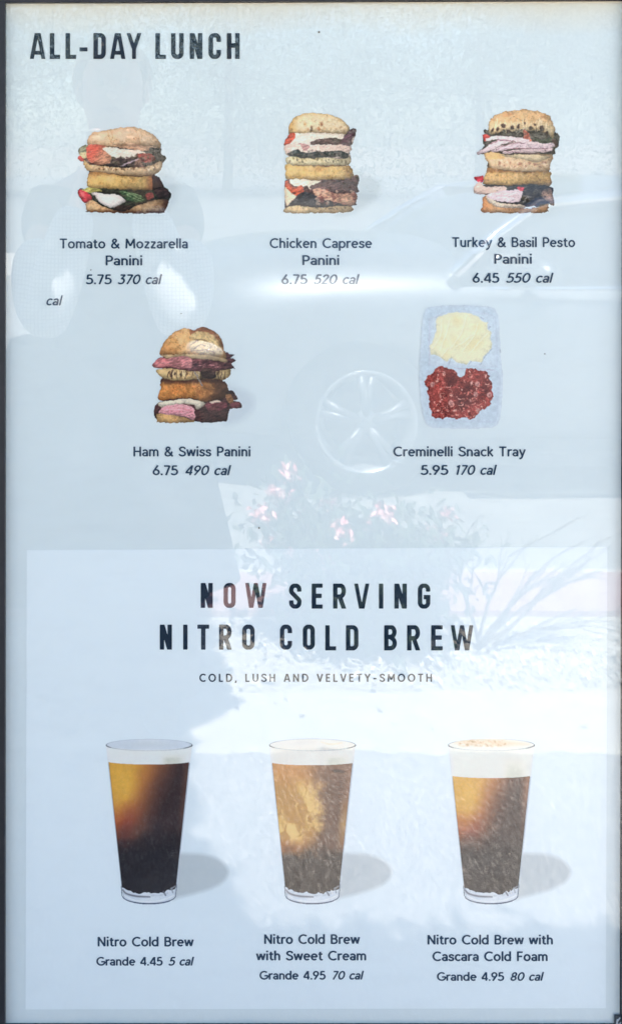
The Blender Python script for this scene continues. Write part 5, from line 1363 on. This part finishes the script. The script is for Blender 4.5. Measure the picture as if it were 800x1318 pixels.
TL, TR, BR, BL = (8, 4.5), (800.5, 1), (797, 1317.5), (7.5, 1317.5)
def board():
    root = empty('menu_board', w(400, 1318, .03) - Vector((0,0,w(400,1318).z)))
    tag(root, 'black framed outdoor menu board with panini and cold brew pictures behind reflecting glass', 'menu board')
    P = lambda n: n
    # poster sheet and the paler panel printed on it
    def card(name, cs, m, y, th):
        f = [w(*c, y) for c in cs]; k = [w(*c, y+th) for c in cs]
        return mesh_obj(name, f+k, [(3,2,1,0),(4,5,6,7),(0,1,5,4),(1,2,6,5),(2,3,7,6),(3,0,4,7)], m, root)
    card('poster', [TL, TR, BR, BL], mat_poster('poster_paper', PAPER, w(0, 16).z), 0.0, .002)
    card('pale_panel', [(34.5,708), (781,704), (779,1298), (33,1299.5)], mat_poster('pale_panel_paper', PANEL, 9), -.0003, .0002)
    # frame: four mitred rails, standing 20 mm proud of the poster
    fb = bmesh.new(); W_ = .045; yf, yb = -.0095, .055
    inn = [w(*c) for c in (TL, TR, BR, BL)]
    inn = [inn[0]+Vector((-.0005,0,.0005)), inn[1]+Vector((.0005,0,.0005)), inn[2]+Vector((.0005,0,-.0005)), inn[3]+Vector((-.0005,0,-.0005))]
    out = [inn[0]+Vector((-W_,0,W_)), inn[1]+Vector((W_,0,W_)), inn[2]+Vector((W_,0,-W_)), inn[3]+Vector((-W_,0,-W_))]
    V = lambda p, y: fb.verts.new((p.x, y, p.z))
    a = [[V(p, yf) for p in inn], [V(p, yf) for p in out], [V(p, yb) for p in out], [V(p, yb) for p in inn]]
    for k in range(4):
        n = (k+1) % 4
        for i in range(4): fb.faces.new((a[i][k], a[i][n], a[(i+1)%4][n], a[(i+1)%4][k]))
    bm_obj('frame', fb, M_frame, root)
    bb = bmesh.new(); add_box(bb, inn[0].x, inn[1].x-.004, .012, .05, inn[2].z, inn[1].z-.005); bm_obj('back_panel', bb, M_frame, root)
    for px in (150, 650):
        lb = bmesh.new(); x = w(px,0).x; add_box(lb, x-.03, x+.03, .056, .11, 0, 1.5); bm_obj('post', lb, M_frame, root)
    # lettering
    hd = Lettering()
    hd.head([('A',39.6,57.4),('L',64.2,77.3),('L',84.4,97.9),('-',102.4,112.6),('D',120.3,136.2),('A',142.7,160.3),('Y',163.6,181.2),('L',200,213.4),('U',220.1,236.3),('N',244.1,260.3),('C',268.3,284.2),('H',291.9,308.2)], 42.2, 75.4, 5.7)
    hd.build('heading', M_ink2, root)
    h2 = Lettering(); h3 = Lettering()
    h2.head([('N',258.2,273.6),('O',287.6,303),('W',316.3,341.8)], 750.2, 782.2, 5.6)
    h2.head([('S',371.8,387.6),('E',400.8,414.8),('R',428.3,444.8),('V',456.4,473.8),('I',487.2,492.8),('N',507,523),('G',537.2,553.2)], 751.0, 783.2, 5.6)
    h3.head([('N',205.6,221.1),('I',235.6,241.2),('T',253.9,269),('R',281.8,297.8),('O',311.4,327.4),('C',360,375.5),('O',389.4,404.8)], 803.8, 836.0, 5.6)
    h3.head([('L',418.3,432.1),('D',444.8,460.8),('B',493.9,510.2),('R',523.4,540),('E',554.3,569.1),('W',580.4,607.6)], 804.6, 837.0, 5.6)
    h2.build('heading', M_ink2, root); h3.build('heading', M_ink2, root)
    sl = Lettering(); sl.line('COLD, LUSH AND VELVETY-SMOOTH', 256.8, 555.2, 877.4, 10.2, .165, 0.0, .36); sl.build('tagline', M_ink2, root)
    SL_ = .20
    CAP = [  # (name lines), (price), italic
     ([('Tomato & Mozzarella',77.2,241,319.4),('Panini',135.9,182.6,341.2)], ('5.75',111.3,143,365.5), ('370 cal',151.9,208.3), 12.6, .150),
     ([('Chicken Caprese',347.1,477.5,318.9),('Panini',388.8,435.7,340.8)], ('6.75',362.2,394.5,365.5), ('520 cal',403.8,462), 12.6, .150),
     ([('Turkey & Basil Pesto',581.7,738.9,317.7),('Panini',635.5,683.3,339.2)], ('6.45',607.8,641.2,363.6), ('550 cal',651,711.4), 12.6, .150),
     ([('Ham & Swiss Panini',171.7,321.7,587.2)], ('6.75',196.6,228.3,611.4), ('490 cal',237.9,297), 12.6, .150),
     ([('Creminelli Snack Tray',506,675,587.2)], ('5.95',541.6,575.6,611), ('170 cal',585,638.5), 12.6, .150),
     ([('Nitro Cold Brew',125.8,248.1,1218.1)], ('Grande 4.45',124.3,208.5,1242.8), ('5 cal',217.2,249.3), 12.2, .168),
     ([('Nitro Cold Brew',339.8,461.8,1214.9),('with Sweet Cream',330.1,470.4,1236.1)], ('Grande 4.95',334,418,1260.8), ('70 cal',426.3,467.5), 12.2, .168),
     ([('Nitro Cold Brew with',549.7,710.4,1215.6),('Cascara Cold Foam',556.3,703.7,1237)], ('Grande 4.95',562,647.4,1262.4), ('80 cal',655.9,699), 12.2, .168)]
    for names, pr, it, cap, t in CAP:
        a = Lettering()
        for s, x0, x1, b in names: a.line(s, x0, x1, b, cap, t)
        c2 = cap*(.90 if pr[0].startswith('G') else 1)
        a.line(pr[0], pr[1], pr[2], pr[3], c2, t); a.line(it[0], it[1], it[2], pr[3], c2, t, SL_)
        a.build('caption', M_ink, root)
    a = Lettering(); a.line('cal', 59, 80.6, 392.8, 12.6, .135, SL_); a.build('price_remnant', M_ink, root)
    # printed pictures
    for f, nm in ((pic_tomato,'panini_picture'),(pic_chicken,'panini_picture'),(pic_turkey,'panini_picture'),(pic_ham,'panini_picture'),(pic_tray,'snack_tray_picture')):
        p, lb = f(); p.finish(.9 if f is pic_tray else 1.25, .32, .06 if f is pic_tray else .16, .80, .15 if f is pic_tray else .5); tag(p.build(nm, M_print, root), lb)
    for ox, oy, kind, seed, lb in DRINKS: tag(drink(ox, oy, kind, seed).build('drink_picture', M_print, root), lb)
    # small hardware: a worn tag in the corner, two screws, dirt specks
    tg = bmesh.new(); c0, c1 = w(789,1305,-.002), w(800,1322,-.002); add_box(tg, c0.x, c1.x, -.0032, -.0015, c1.z, c0.z)
    tag_o = bm_obj('corner_tag', tg, mat('dark_tag', (.02,.03,.04), .5), root)
    sq = bmesh.new(); add_tube(sq, [w(790.5,1318,-.0036), w(792,1309,-.0036)], .0007, 5); add_tube(sq, [w(792,1312,-.0036), w(795.5,1307,-.0036)], .0007, 5); add_tube(sq, [w(792,1313,-.0036), w(794,1317,-.0036), w(796.5,1313,-.0036)], .0008, 5)
    o = bm_obj('tag_mark', sq, mat('pale_mark', (.6,.63,.66), .6), root)
    for px in (325, 130): 
        s2 = bmesh.new(); p = w(px, 1319.5, -.0095); add_tube(s2, [p, p+Vector((0,-.003,0))], .004, 14); bm_obj('screw', s2, M_frame, root)
    for k, (x, y, r) in enumerate(((333,679,1.1),(410,41,1.3),(233,403,.7),(117,347,.8),(655,1098,.8),(165,1085,.7),(700,455,.8))):
        s3 = bmesh.new(); p = w(x, y, -.0012); add_tube(s3, [p, p+Vector((0,-.0006,0))], r/PX, 9); bm_obj('dirt_speck', s3, M_litter, root)
    # glass
    gb = bmesh.new(); add_box(gb, inn[3].x+.001, inn[2].x-.0005, -.0078, -.0048, inn[2].z+.001, inn[0].z-.001)
    bm_obj('glass_pane', gb, M_pane, root)
board()
